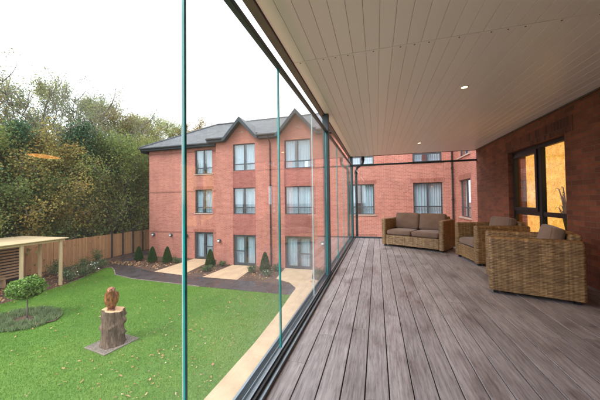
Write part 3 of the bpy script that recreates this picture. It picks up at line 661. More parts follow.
CE = cl.build('ceiling_cladding', M['ceiling'], BA, bevel=.0025, segs=1)
MB().box(-.81, XW - .003, -2.76, YE + .02, ZC + .013, ZC + .03).build('ceiling_backing', M['groove'], BA)
js = MB().box(-.80, XW - .006, seam - .011, seam + .011, ZC - .0035, ZC - .0005); js.build('joint_strip', M['ceiling'], BA)
sc = MB(); xx = -.8 + .06
for i in range(29):
    if i % 2 == 0 or i % 3 == 0: sc.tube([(xx, seam + .012, ZC + .0), (xx, seam + .012, ZC - .006)], .0065, 10)
    xx += .1225
sc.build('screw_caps', M['frame'], BA)
fa = MB(); fa.box(-.885, -.812, -2.76, YE + .06, 2.665, 2.93); fa.box(-.812, XW - .003, YE + .022, YE + .06, 2.675, 2.93); fa.build('fascia', M['fascia'], BA)
MB().box(-.884, XW - .003, -2.76, YE + .059, 2.931, 2.99).build('roof_deck', M['bargeboard'], BA)
MB().box(XW - .03, XW - .006, -2.7, YE, ZC - .022, ZC - .001).build('edge_trim', M['fascia'], BA)
for i, y in enumerate((.2, 4.29, 8.7)):
    MB().box(-.84, -.72, y - .06, y + .06, G, -.262).build('support_column', M['post'], BA)
# recessed downlights
def downlight(x, y, label):
    t = thing('ceiling_light', (x, y, ZC), label, 'ceiling light', 'recessed downlights in the balcony ceiling')
    r = MB(); ring = lambda rad, z: [(x + rad * math.cos(a), y + rad * math.sin(a), z) for a in [2 * math.pi * i / 28 for i in range(28)]]
    r.rings([ring(.036, ZC - .001), ring(.048, ZC - .001), ring(.047, ZC - .006), ring(.037, ZC - .007), ring(.036, ZC - .001)], cap=False); r.build('rim', M['white'], t, smooth=True)
    l = MB(); l.rings([ring(.0355, ZC - .004), ring(.0355, ZC - .0015)]); l.build('lens', M['lamp'], t)
    s = bpy.data.lights.new('downlight', 'SPOT'); s.energy = 22; s.color = (1, .66, .36); s.spot_size = math.radians(125); s.spot_blend = .7; s.shadow_soft_size = .035
    so_ = bpy.data.objects.new('downlight_lamp', s); COL.objects.link(so_); so_.parent = t; so_.location = (0, 0, -.012)
downlight(1.11, 3.79, 'lit round ceiling light nearest the camera, above the near rattan armchair')
downlight(1.07, 7.24, 'lit round ceiling light further away, above the rattan sofa')

t = thing('added_wall_light', (XW, 2.46, 1.90), 'out-of-view amber light added on the brick wall for its streak reflected in the glass', 'wall light')  # out of view; added so its reflection draws an orange streak in the glass
MB().box(XW - .03, XW - .002, 2.30, 2.62, 1.87, 1.93).build('backplate', M['black'], t, .004)
d = MB(); d.tube([(XW - .055, 2.27 + .38 * i / 12, 1.90) for i in range(13)], [.004 + .024 * math.sin(math.pi * i / 12) ** .6 for i in range(13)], 14); d.build('streak_tube', M['streak_glow'], t, smooth=False)  # tapered to soften the reflected streak
# ------------------------------------------------------------------ frameless glass screens
SG = thing('glass_screen', (XG, 3.5, 0), 'long frameless glass screen with teal edges along the garden side of the deck', 'glass screen')
tk = MB()
tk.box(-.862, -.845, -2.7, YE + .04, .0, .05); tk.box(-.71, -.70, -2.7, YE - .03, .0, .03); tk.box(-.845, -.71, -2.7, YE + .03, 0, .008)
tk.box(-.768, -.762, -2.7, YE - .03, .008, .042); tk.box(-.815, -.811, -2.7, YE, .008, .034)
tk.build('bottom_track', M['alu'], SG)
MB().box(-.760, -.7405, -2.7, YE - .03, .0085, .030).build('track_seal', M['alu_dark'], SG)
rl = MB(); rl.box(-.803, -.763, -2.7, YE + .04, 2.372, 2.408); rl.build('top_rail', M['post'], SG, .003)
for y, top in ((4.29, ZC - .002), (YE, ZC - .002), (.0 - 2.0, ZC - .002)):
    MB().box(-.845, -.745, y - .045, y + .045, .009, top).build('post', M['post'], SG, .004)
JT = [-1.955, -1.05, -.2, .929, 2.063, 3.27, 4.245]; JT2 = [4.335, 5.45, 6.55, 7.65, 8.755]
def panels(J, k0):
    for k in range(len(J) - 1):
        off = 0.0 if (k + k0) % 2 else .004
        x0 = XG - .006 + off; x1 = x0 + .012; y0 = J[k] + .004; y1 = J[k + 1] - (.004)
        gp = MB().box(x0, x1, y0, y1, .03, 2.373).build('glass_panel', M['glass'], SG)
        em = M['seal'] if abs(y0 - 3.27) < .05 else M['teal']; w_ = .013 if .5 < y0 < 1.2 else .004
        MB().box(x0 - .001, x1 + .001, y0 - .0035, y0 - .0035 + w_, .03, 2.373).build('glass_edge', em, gp)
        if abs(y1 - .925) < .05:
            MB().box(x0 - .0008, x0 + .0032, y1 - .0015, y1 + .0025, .03, 2.373).build('edge_seal', M['seal'], gp); MB().box(x0 + .0034, x1 + .0012, y1 - .0015, y1 + .0025, .03, 2.373).build('glass_edge', M['teal'], gp)
        elif abs(y1 - 3.266) < .05: MB().box(x0 + .003, x1 - .003, y1 + .0003, y1 + .0025, .03, 2.373).build('glass_edge', M['seal'], gp)
        else: MB().box(x0 - .0008, x1 + .0008, y1 + .0003, y1 + .0025, .03, 2.373).build('glass_edge', M['teal'], gp)
        s = MB().box(x0 + .0025, x1 - .0025, y0 - .0050, y0 - .0036, .03, 2.373); s.build('edge_seal', M['seal'], gp)
panels(JT, 0); panels(JT2, 1)
SE = thing('glass_screen', (1, YE, 0), 'glass screen closing the far end of the deck behind the sofa', 'glass screen')
tk = MB(); tk.box(-.74, XW - .004, YE - .03, YE + .05, -.02, .045); tk.build('bottom_track', M['post'], SE, .003)
tk = MB(); tk.box(-.74, XW - .004, YE - .025, YE + .035, 2.355, 2.41); tk.build('top_rail', M['post'], SE, .003)
JE = [-.74, .18, 1.07, 1.96, XW - .005]
for k in range(4):
    x0, x1 = JE[k] + .004, JE[k + 1] - .004
    gp = MB().box(x0, x1, YE - .002, YE + .010, .046, 2.354).build('glass_panel', M['glass'], SE)
    e = MB(); e.box(x0 - .003, x0 - .0005, YE - .003, YE + .011, .046, 2.354); e.build('glass_edge', M['seal'], gp)
DP = thing('drainpipe', (-.66, YE + .12, 0), 'black swan-neck drainpipe outside the far corner of the deck', 'drainpipe')
d = MB(); d.tube([(-.42, YE + .14, 2.70), (-.42, YE + .14, 2.52), (-.44, YE + .14, 2.45), (-.62, YE + .14, 2.32), (-.65, YE + .14, 2.24), (-.65, YE + .14, G + .1)], .042, 12); d.build('pipe', M['post'], DP, smooth=True)
d = MB(); d.tube([(-.42, YE + .14, 2.68), (-.42, YE + .14, 2.56)], .055, 12); d.tube([(-.65, YE + .14, 2.2), (-.65, YE + .14, 2.12)], .054, 12); d.build('collar', M['black'], DP)

# ------------------------------------------------------------------ rattan furniture
def rrect(a, b, r, n_side_len):
    """rounded rectangle loop, half sizes a, b; fixed param layout; returns function inset -> (points, normals)"""
    segs_ = []
    na = max(4, int(2 * a / n_side_len)); nb = max(4, int(2 * b / n_side_len)); nc = 5
    def loop(ins):
        A_, B_ = max(a - ins, .0008), max(b - ins, .0008); rr_ = min(max(r - ins, .0005), A_, B_)
        P = []; Nn = []
        for (cx, cy, t0, dx, dy, n, L_) in ((A_ - rr_, -(B_ - rr_), -90, 0, 1, nb, 2 * (B_ - rr_)), (A_ - rr_, B_ - rr_, 0, -1, 0, na, 2 * (A_ - rr_)), (-(A_ - rr_), B_ - rr_, 90, 0, -1, nb, 2 * (B_ - rr_)), (-(A_ - rr_), -(B_ - rr_), 180, 1, 0, na, 2 * (A_ - rr_))):
            for i in range(nc):
                t = math.radians(t0 + 90 * i / nc); P.append((cx + rr_ * math.cos(t), cy + rr_ * math.sin(t))); Nn.append((math.cos(t), math.sin(t)))
            ex, ey = math.cos(math.radians(t0 + 90)), math.sin(math.radians(t0 + 90))
            for i in range(n): P.append((cx + rr_ * ex + dx * L_ * i / n, cy + rr_ * ey + dy * L_ * i / n)); Nn.append((ex, ey))
        return np.array(P), np.array(Nn)
    return loop
def wicker_block(name, parent, cx, cy, w, d, z0, z1, rc=.035, rt=.035, sl=.0115, sv=.0047):
    loop = rrect(w / 2, d / 2, rc, sl); P0, N0 = loop(0)
    seg = np.linalg.norm(np.roll(P0, -1, 0) - P0, axis=1); s = np.r_[0, np.cumsum(seg)[:-1]]; per = seg.sum(); n = len(P0)
    ps = per / (2 * round(per / .075)); V = []; UV = []; v = 0
    H = z1 - z0 - rt; rings = [(z0 + H * i / int(H / sv), 0, 0, 1) for i in range(int(H / sv) + 1)]
    for i in range(1, 9): t = math.pi / 2 * i / 8; rings.append((z1 - rt + rt * math.sin(t), rt - rt * math.cos(t), math.sin(t), math.cos(t)))
    mh = min(w, d) / 2; nr = max(2, int((mh - rt - .004) / sv))
    for i in range(1, nr + 1): rings.append((z1, rt + (mh - rt - .002) * i / nr, 1, 0))
    pz, pi_ = rings[0][0], 0
    for z, ins, nz, nh in rings:
        v += math.hypot(z - pz, ins - pi_); pz, pi_ = z, ins
        P, Nn = loop(ins); row = math.floor(v / .0185); prof = abs(math.sin(math.pi * v / .0185)) ** .7
        h = .007 * prof * (.5 + .5 * np.cos(np.pi * s / ps + math.pi * row)) + .0012 * np.sin(s * 9 + row * 2.1)
        if nz == 1 and ins > mh - .02: h = h * .3
        V.append(np.c_[P[:, 0] + cx + Nn[:, 0] * h * nh, P[:, 1] + cy + Nn[:, 1] * h * nh, z + h * nz]); UV.append(np.c_[s, np.full(n, v)])
    m = len(rings); V = np.concatenate(V); UV = np.concatenate(UV)
    i, j = np.meshgrid(np.arange(m - 1), np.arange(n), indexing='ij'); a = i * n + j; b = i * n + (j + 1) % n
    F = np.stack([a, b, b + n, a + n], -1).reshape(-1, 4)
    return np_mesh(name, V, F, M['wicker'], parent, UV, True)
def cushion(name, parent, cx, cy, cz, w, d, h, tilt=0, seed=0, puff=.025):
    """soft box: superellipsoid with crown; tilt about X"""
    nu, nv = 40, 24; V = []; q = random.Random(seed); ph = [q.uniform(0, 6) for _ in range(4)]
    ct, st = math.cos(tilt), math.sin(tilt); sg = lambda x, e: math.copysign(abs(x) ** e, x)
    for i in range(nv + 1):
        p = -math.pi / 2 + math.pi * i / nv
        for j in range(nu):
            t = 2 * math.pi * j / nu
            x = sg(math.cos(p), .30) * sg(math.cos(t), .17); y = sg(math.cos(p), .30) * sg(math.sin(t), .17); z = sg(math.sin(p), .5)
            z *= 1 + puff / (h / 2) * (1 - x * x) * (1 - y * y) * 1.0
            X = x * w / 2; Y = y * d / 2; Z = z * h / 2 + .004 * math.sin(7 * X + ph[0]) * math.sin(9 * Y + ph[1])
            V.append((cx + X, cy + Y * ct - Z * st, cz + Y * st + Z * ct))
    F = [(i * nu + j, i * nu + (j + 1) % nu, (i + 1) * nu + (j + 1) % nu, (i + 1) * nu + j) for i in range(nv) for j in range(nu)]
    o = MB().add(V, F).build(name, M['fabric'], parent, smooth=True, local=True)
    pp_ = MB()
    for zz in (-.78, .78):
        c_ = (1 - abs(zz / 1) ** (2 / .5)) ** .15
        pts = []
        for j in range(41):
            t = 2 * math.pi * j / 40; X = c_ * sg(math.cos(t), .17) * w / 2; Y = c_ * sg(math.sin(t), .17) * d / 2; Z = zz * h / 2
            pts.append((cx + X, cy + Y * ct - Z * st, cz + Y * st + Z * ct))
        pp_.tube(pts, .0045, 6, cap=False)
    pp_.build('piping', M['piping'], o, smooth=True, local=True)
    return o
def seat_unit(name, loc, rz, W_, D_, ncush, label, cat, group=None, seed=1):
    t = thing(name, loc, label, cat, group, rz); aw = .115
    for s_ in (-1, 1): wicker_block('arm', t, s_ * (W_ / 2 - aw / 2), 0, aw, D_, .045, .735)
    wicker_block('back', t, 0, D_ / 2 - .06, W_ - 2 * aw + .03, .12, .045, .80)
    wicker_block('base', t, 0, -.03, W_ - 2 * aw + .03, D_ - .10, .06, .30, rt=.02)
    cw = (W_ - 2 * aw - .01) / ncush
    for i in range(ncush):
        x = -(W_ - 2 * aw) / 2 + cw * (i + .5) + .005
        cushion('seat_cushion', t, x, -.065, .375, cw - .008, D_ - .16, .135, 0, seed + i, .018)
        cushion('back_cushion', t, x, D_ / 2 - .235, .655, cw - .012, .44, .15, math.radians(78), seed + 5 + i, .03)
    for sx in (-1, 1):
        for sy in (-1, 1): MB().box(sx * (W_ / 2 - .07) - .025, sx * (W_ / 2 - .07) + .025, sy * (D_ / 2 - .07) - .025, sy * (D_ / 2 - .07) + .025, .001, .05).build('foot', M['foot'], t, local=True)
    return t
grp = 'rattan armchairs on the deck'
ch = seat_unit('rattan_armchair', (1.983, 4.337, 0), math.radians(-107.2), .92, .91, 1, 'large rattan armchair nearest the camera, seen from its side with brown cushion leaning back', 'armchair', grp)
c2 = dup(ch); c2.location = (2.137, 6.046, 0); c2.rotation_euler = (0, 0, math.radians(-82.4)); c2['label'] = 'middle rattan armchair in front of the lit window, between near armchair and sofa'
seat_unit('rattan_sofa', (1.0, 7.45, 0), math.radians(-29.6), 1.56, .86, 2, 'two seat rattan sofa with four brown cushions at the far end of the deck', 'sofa', seed=21)

# ------------------------------------------------------------------ fence, pergola
FN = thing('timber_fence', (-19, 9, G), 'tall orange brown close-board timber fence at the edge of the woodland', 'fence')
q = random.Random(4)
FY = [-3, -1.2, .6, 2.4, 4.2, 6.0, 7.8, 9.5, 11.25, 13.05, 14.85, 15.72, 16.6, 17.5, 19.3, 21.1, 22.9]
for y0, yn in zip(FY, FY[1:]):
    y1 = yn - .08; y = y0; pb = MB(); zt = G + 1.72 + q.uniform(-.02, .02); i = 0
    while y < y1 - .02:
        w_ = min(.12, y1 - y); dx = .008 * (i % 2); pb.box(-19.0 + dx, -18.978 + dx, y, y + w_ - .004, G + .03, zt + q.uniform(-.01, .01)); y += .12; i += 1
    pb.build('fence_panel', M['fence'], FN); far = yn > 14.5
    MB().box(-19.06, -18.93, y1, y1 + (.11 if far else .08), G, G + (2.02 if far else 1.76)).build('fence_post', M['dark_post'] if far else M['fence'], FN)
MB().box(-19.04, -19.005, -3, 22.6, G + .5, G + .58).build('fence_rail', M['fence'], FN)
PG = thing('pergola', (-16.7, 7, G), 'pale new timber pergola with boarded roof and slatted screen', 'pergola')
zp = -.62
for x, y in ((-15.2, 9.25), (-15.2, 7.75), (-15.2, 6.1), (-16.7, 9.25), (-18.2, 9.25), (-18.2, 7.6), (-18.2, 6.1)):
    MB().box(x - .055, x + .055, y - .055, y + .055, G, zp - .002).build('post', M['pale_wood'], PG, .006)
bm_ = MB(); bm_.box(-15.27, -15.13, 5.8, 9.4, zp, zp + .12); bm_.box(-18.27, -18.13, 5.8, 9.4, zp, zp + .12); bm_.box(-18.13, -15.27, 9.19, 9.31, zp + .001, zp + .119); bm_.box(-18.13, -15.27, 6.04, 6.16, zp + .001, zp + .119)
bm_.build('beam', M['pale_wood'], PG, .006)
x = -18.5; rb = MB()
while x < -15.0: rb.box(x, x + .115, 5.7, 9.5, zp + .122 + (x + 18.5) * .0, zp + .148 + q.uniform(0, .004)); x += .125
rb.build('roof_boards', M['pale_wood'], PG)
sb = MB(); z = G + .25
while z < zp - .15: sb.box(-18.13, -18.105, 6.1, 9.19, z, z + .09); z += .15
sb.build('slat_screen', M['slat_wood'], PG)
MB().box(-18.16, -18.14, 6.1, 9.19, G + .1, zp - .1).build('dark_gap_board', M['dark_post'], PG)  # dark board added so the gaps between the slats read dark
bn = thing('garden_bench', (-17.2, 7.6, G), 'low timber bench under the pergola beside the slatted screen', 'bench')
bb = MB()
for i in range(3): bb.box(-17.75 + i * .15, -17.62 + i * .15, 6.6, 8.4, G + .42, G + .455)
bb.build('seat', M['slat_wood'], bn)
for yy in (6.75, 8.2): MB().box(-17.7, -17.36, yy, yy + .08, G, G + .419).build('leg', M['slat_wood'], bn)

# ------------------------------------------------------------------ carved bird on its stump
PL = thing('gravel_plinth', (-7.4, 5.8, G), 'square gravel patch with pale edging under the tree stump', 'plinth', rz=math.radians(-8))
MB().box(-.44, .44, -.44, .44, -.004, .018).build('gravel', M['gravel'], PL, local=True)
e = MB(); e.box(-.47, .47, -.47, -.441, 0, .026); e.box(-.47, .47, .441, .47, 0, .026); e.box(-.47, -.441, -.441, .441, 0, .026); e.box(.441, .47, -.441, .441, 0, .026); e.build('edging', M['kerb'], PL, local=True)
gs = MB(); q = random.Random(2)
for i in range(260):
    gx, gy, gr_ = q.uniform(-.42, .42), q.uniform(-.42, .42), q.uniform(.008, .02); gs.add([(gx + gr_, gy, .019), (gx, gy + gr_, .019), (gx - gr_, gy, .019), (gx, gy - gr_, .019), (gx, gy, .019 + gr_)], [(0, 1, 4), (1, 2, 4), (2, 3, 4), (3, 0, 4)])
gs.build('stones', M['gravel'], PL, local=True)
ST = thing('tree_stump', (-7.36, 5.8, G + .018), 'thick knobbly tree stump standing upright on the gravel square, carved bird on top', 'stump')
rings = []; q = random.Random(8); knobs = [(q.uniform(0, 6.28), q.uniform(.1, .95), q.uniform(.035, .085), q.uniform(.12, .24)) for _ in range(20)]
HS = .96; NS = 64
def stump_r(a, z):
    r_ = .285 - .035 * (z / HS) ** .8 + .03 * math.exp(-z * 9) + .018 * math.sin(5 * a + 1.2) + .012 * math.sin(9 * a + 3 * z) + .007 * math.sin(23 * a + 5 * z)
    for ka, kz, kh, kw in knobs:
        da = (a - ka + math.pi) % (2 * math.pi) - math.pi; r_ += .9 * kh * math.exp(-((da * .30) ** 2 + (z - kz) ** 2) / (kw * .42) ** 2)
    return r_
for i in range(49):
    z = HS * i / 48; rings.append([(stump_r(a, z) * math.cos(a), stump_r(a, z) * math.sin(a), z + (.05 * math.cos(a + 2.6) * (z / HS))) for a in [2 * math.pi * k / NS for k in range(NS)]])
MB().rings(rings).build('trunk', M['stump'], ST, smooth=True, local=True)
top = [[(.97 * stump_r(a, HS) * math.cos(a) * s_, .97 * stump_r(a, HS) * math.sin(a) * s_, HS + .004 + (.05 * s_ * math.cos(a + 2.6))+(.012 if s_ < .9 else 0)) for a in [2 * math.pi * k / NS for k in range(NS)]] for s_ in (1, .85, .3, .02)]
MB().rings(top, cap=False).build('cut_top', M['cutwood'], ST, smooth=True, local=True)
BD = thing('carved_bird', (-7.40, 5.78, G + .018 + HS + .012), 'varnished brown carved wooden bird of prey perched on the stump', 'carved bird', rz=math.radians(-48)); BD.scale = (1.0, .93, 1.04)
def turn(x, y, z, a=math.radians(42), cx=.085, dx=.03): return (dx + cx + (x - cx) * math.cos(a) - y * math.sin(a), (x - cx) * math.sin(a) + y * math.cos(a), z)
# forward = +X (local)
prof = [(.03, .03, .045, .04), (.07, .02, .10, .085), (.13, .01, .145, .125), (.20, .015, .178, .155), (.27, .03, .188, .165), (.34, .045, .178, .155), (.40, .065, .168, .14), (.45, .08, .150, .128), (.49, .098, .128, .122), (.53, .115, .116, .122), (.57, .122, .106, .116), (.605, .118, .086, .094), (.632, .112, .052, .06), (.642, .108, .012, .014)]
rings = []
for z, cx, ry, rx in prof:
    rings.append([(cx + rx * math.cos(a) + .004 * math.sin(6 * a + z * 30), ry * math.sin(a), z) for a in [2 * math.pi * k / 32 for k in range(32)]])
body = MB().rings(rings)
body.rings([[(-.11 - .0 * z, y, z) if 0 else (x_, y, z) for x_, y in ((-.08 - (.22 - z) * .35, -w_), (-.08 - (.22 - z) * .35, w_), (-.13 - (.22 - z) * .35, w_ * .9), (-.13 - (.22 - z) * .35, -w_ * .9))] for z, w_ in ((.24, .06), (.14, .08), (.02, .085), (-.06, .075))])
bo = body.build('body', M['carved'], BD, smooth=True, local=True)
for s_ in (-1, 1):
    wr = []
    for i in range(13):
        t = i / 12; z = .47 - .42 * t; cx = .02 - .15 * t; cy = s_ * (.112 + .062 * math.sin(math.pi * min(1, t * 1.1 + .08)) - .05 * t)
        ln_ = .012 + .105 * math.sin(math.pi * min(1, .12 + t * .88)) ** .8; tw = .034 * (1 - .6 * t)
        wr.append([(cx + ln_ * math.cos(a), cy + s_ * tw * math.sin(a) + .004 * math.sin(5 * a + 12 * t), z + .012 * math.sin(8 * a)) for a in [2 * math.pi * k / 20 for k in range(20)]])
    MB().rings(wr).build('wing', M['carved_dark'], BD, smooth=True, local=True)
    ey = MB(); ey.rings([[(.155 + .018 * math.cos(p) * math.cos(a), s_ * .075 + .014 * math.cos(p) * math.sin(a), .575 + .017 * math.sin(p)) for a in [2 * math.pi * k / 10 for k in range(10)]] for p in (-1.4, -.7, 0, .7, 1.4)]); ey.map(turn); ey.build('eye', M['black'], BD, smooth=True, local=True)
    ft = MB(); fy = s_ * .065
    ft.tube([(.03, fy, .10), (.045, fy, .02)], [.042, .028], 10)
    for an in (-.5, 0, .5): ft.tube([(.045, fy, .022), (.09 * math.cos(an) + .045, fy + .09 * math.sin(an), .018), (.125 * math.cos(an) + .045, fy + .125 * math.sin(an), .002)], [.018, .015, .004], 8)
    ft.tube([(.045, fy, .02), (-.02, fy, .008)], [.017, .006], 8); ft.build('foot', M['carved_dark'], BD, smooth=True, local=True)
bk = MB(); bk.tube([(.17, 0, .565), (.215, 0, .562), (.245, 0, .545), (.256, 0, .515), (.25, 0, .495)], [.046, .038, .027, .014, .002], 12); bk.map(turn); bk.build('beak', M['carved_dark'], BD, smooth=True, local=True)
br = MB()
for s_ in (-1, 1): br.tube([(.10, s_ * .09, .60), (.16, s_ * .075, .602), (.195, s_ * .03, .59)], [.012, .016, .01], 8)
br.map(turn); br.build('brow', M['carved'], BD, smooth=True, local=True)

# ------------------------------------------------------------------ planting
def leaf_cloud(C_, sig, n, size, R_, flat=.0, droop=0.0, elong=1.4):
    """n leaf quads gaussian-scattered about centres C_ (k,3)"""
    idx = R_.randint(0, len(C_), n); P = C_[idx] + R_.normal(0, 1, (n, 3)) * sig
    a = R_.normal(0, 1, (n, 3)); a[:, 2] *= (1 - flat); a /= np.linalg.norm(a, axis=1)[:, None] + 1e-9
    b = R_.normal(0, 1, (n, 3)); b = np.cross(a, b); b /= np.linalg.norm(b, axis=1)[:, None] + 1e-9
    s = (size * R_.uniform(.6, 1.35, n))[:, None]
    V = np.stack([P - a * s * elong / 2, P + b * s / 2 + a * s * .1, P + a * s * elong / 2, P - b * s / 2 + a * s * .1], 1)
    return V.reshape(-1, 3), np.arange(4 * n).reshape(-1, 4)
TT = [(0, (.85, 1.02, .95)), (.4, (1.0, 1.08, .95)), (.75, (1.15, 1.12, .85)), (1, (1.15, 1.0, .8))]
PT = (.5, [(.3, (.75, .8, .85)), (.5, (1, 1, 1)), (.7, (1.3, 1.2, 1.0))])
LM = {
 'a': island_mat('grey_green_leaves', [(0, (.19, .21, .13)), (.6, (.25, .27, .16)), (1, (.33, .29, .16))], .6, .4, TT, PT),
 'b': island_mat('mixed_autumn_leaves', [(0, (.20, .18, .09)), (.6, (.30, .23, .11)), (1, (.38, .23, .10))], .6, .4, TT, PT),
 'c': island_mat('pale_yellow_green_leaves', [(0, (.25, .28, .14)), (.6, (.33, .36, .18)), (1, (.42, .40, .2))], .6, .4, TT, PT),
 'd': island_mat('thin_brown_leaves', [(0, (.16, .14, .10)), (1, (.25, .20, .12))], .6, .3),
 'e': island_mat('yellow_brown_leaves', [(0, (.22, .22, .09)), (.5, (.31, .30, .11)), (.85, (.40, .35, .14)), (1, (.44, .29, .12))], .6, .4, TT, PT),
 'f': island_mat('olive_leaves', [(0, (.12, .16, .06)), (.5, (.18, .235, .085)), (.9, (.26, .28, .10)), (1, (.34, .25, .10))], .6, .4, TT, PT),
 'g': island_mat('dark_ivy_leaves', [(0, (.03, .08, .04)), (.5, (.05, .13, .06)), (1, (.09, .18, .08))], .4, .3)}
def tree_proto(seed, H, leafn, leaf, sig, key, spread=.34, trunkr=.2, start=.28, limbs=22, bare=0, column=False):
    q = random.Random(seed); R_ = np.random.RandomState(seed); tr = MB(); tips = []
    pts = [Vector((0, 0, -.1))]; n = 9
    for i in range(1, n + 1): pts.append(Vector((pts[-1].x + q.uniform(-.02, .02) * H, pts[-1].y + q.uniform(-.02, .02) * H, H * .93 * i / n)))
    rad = [trunkr * (1 - .93 * i / n) + .012 for i in range(n + 1)]; tr.tube(pts, rad, 7)
    for k in range(limbs):
        t = start + (1 - start) * (k + q.uniform(0, 1)) / limbs; i = min(n - 1, int(t * n)); p = pts[i].lerp(pts[i + 1], t * n - i)
        az = k * 2.4 + q.uniform(-.4, .4); prof_ = math.sin(math.pi * min(1, .18 + (t - start) / (1 - start) * .78)) ** .7 if not column else .42
        L_ = H * spread * prof_ * q.uniform(.7, 1.15) + .2; up = q.uniform(.35, .9) if not column else .5
        d = Vector((math.cos(az), math.sin(az), up)).normalized(); lp = [p]; r0 = trunkr * (1 - t) * .5 + .018
        for j in range(5):
            d = (d + Vector((q.uniform(-.22, .22), q.uniform(-.22, .22), q.uniform(-.08, .2)))).normalized(); lp.append(lp[-1] + d * L_ / 5)
        tr.tube(lp, [r0 * (1 - .16 * j) for j in range(6)], 5, cap=False)
        for j in range(2, 6):
            tips.append(lp[j]);
            for m_ in range(2 + bare):
                dd = (d + Vector((q.uniform(-1, 1), q.uniform(-1, 1), q.uniform(-.3, .9)))).normalized(); l2 = L_ * q.uniform(.15, .36)
                b = [lp[j], lp[j] + dd * l2 * .5, lp[j] + (dd + Vector((0, 0, .25))).normalized() * l2]; tr.tube(b, [r0 * .4 + .014, r0 * .25 + .011, .009], 4, cap=False); tips += [b[1], b[2]]
                if bare:
                    for w_ in range(3):
                        d3 = (dd + Vector((q.uniform(-.9, .9), q.uniform(-.9, .9), q.uniform(-.2, .9)))).normalized(); tr.tube([b[1].lerp(b[2], w_ / 3), b[1].lerp(b[2], w_ / 3) + d3 * l2 * .5], [.014, .007], 3, cap=False); tips.append(b[1].lerp(b[2], w_ / 3) + d3 * l2 * .5)
    C_ = np.array([tuple(t_) for t_ in tips]); keep = R_.rand(len(C_)) < .8; C_ = C_[keep]
    V, F = leaf_cloud(C_, sig, leafn, leaf, R_)
    if column:
        C2 = np.c_[np.zeros(40), np.zeros(40), np.linspace(.3, H, 40)]; V2, F2 = leaf_cloud(C2, np.array([.55, .55, .2]), leafn // 2, leaf, R_)
        F = np.r_[F, F2 + len(V)]; V = np.r_[V, V2]
    return tr, V, F
PR = {'a': tree_proto(1, 14, 13500, .085, .22, 'a', .40, .24, .2, 30, bare=1), 'b': tree_proto(2, 12, 20000, .10, .30, 'b', .36, .18, .2, 28),
      'c': tree_proto(3, 13, 9000, .09, .30, 'c', .20, .12, .25, 26, bare=1), 'd': tree_proto(4, 15, 2500, .08, .12, 'd', .28, .18, .3, 28, bare=1),
      'e': tree_proto(5, 9, 24000, .10, .36, 'e', .42, .15, .06, 28), 'f': tree_proto(6, 9, 26000, .095, .38, 'f', .44, .15, .06, 28),
      'g': tree_proto(7, 9, 24000, .08, .26, 'g', .26, .16, .04, 30, column=True)}
PH = {'a': 15.8, 'b': 13.4, 'c': 14.3, 'd': 16.3, 'e': 10, 'f': 10, 'g': 9.6}
cache = {}
TREES = [('a', -23.5, 13.4, 14.4), ('a', -23.4, 11.4, 12.7), ('a', -25.1, 10.0, 11.4), ('a', -24.5, 17.3, 14.8), ('b', -22.7, 7.8, 11.8), ('b', -24.0, 19.6, 14.3), ('c', -23.6, 21.6, 14.5), ('c', -23.8, 24.3, 15.2), ('c', -23.8, 27.0, 15.4), ('c', -22.7, 30.5, 15.1), ('d', -22.5, 37.8, 17.9), ('c', -22.8, 35.3, 16.1), ('b', -22.7, 27.9, 14.8), ('e', -21.2, 11.2, 8.9), ('f', -21.3, 9.9, 7.9), ('g', -20.8, 13.8, 10.2), ('e', -21.0, 12.7, 8.3), ('f', -20.7, 15.8, 10.1), ('e', -21.2, 18.2, 10.4), ('b', -21.9, 15.7, 8.4), ('f', -22.7, 21.2, 10.4), ('g', -20.3, 10.1, 9.1), ('f', -20.8, 8.6, 8.6), ('e', -20.0, 6.0, 8.1), ('e', -23.8, 24.3, 10.1), ('f', -20.9, 11.8, 6.6), ('g', -21.0, 16.9, 7.3), ('a', -21.0, 6.5, 9.4), ('d', -30.4, 19.3, 17.1), ('d', -30.1, 23.2, 17.2), ('d', -28.8, 27.7, 16.7)]
KIND = {'a': ('broadleaf_tree', 'tall thin-leaved grey green tree'), 'b': ('autumn_tree', 'rusty orange and olive autumn tree'), 'c': ('slender_tree', 'slender pale yellow green tree'), 'd': ('bare_tree', 'nearly bare brown twiggy tree'),
        'e': ('yellowing_tree', 'low bushy yellow brown tree'), 'f': ('olive_tree_crown', 'bushy olive green tree'), 'g': ('ivy_covered_tree', 'dark ivy covered columnar tree')}
KIND['f'] = ('bushy_tree', 'bushy olive green tree')
PLACE = ['behind the pergola at the woodland edge', 'deep in the woodland left of the pergola', 'furthest left deep in the woodland', 'standing tallest behind the middle of the fence', 'near the left picture edge behind the fence', 'rising behind the far end of the fence',
 'just left of the brick building corner', 'behind the left corner of the brick building', 'beyond the hip of the slate roof, left', 'beyond the hip of the slate roof, middle', 'above the ridge of the brick building', 'beyond the hip of the slate roof, right', 'behind the left end of the slate roof',
 'just behind the fence beyond the pergola roof', 'hanging over the fence left of the pergola roof corner', 'behind the fence right of the pergola', 'behind the fence by the right pergola post', 'behind the middle of the timber fence', 'behind the dark fence posts', 'with brown crown low behind the fence middle', 'beside the brick building corner behind the fence', 'rising behind the pergola roof', 'at the left picture edge over the pergola', 'outside left, low over the fence', 'low beside the brick wall corner', 'small, low behind the fence near the pergola post', 'shorter, behind the dark fence posts', 'at the far left close to the fence', 'in the back row behind the fence middle', 'in the back row behind the far fence end', 'in the back row near the brick building']
q = random.Random(77)
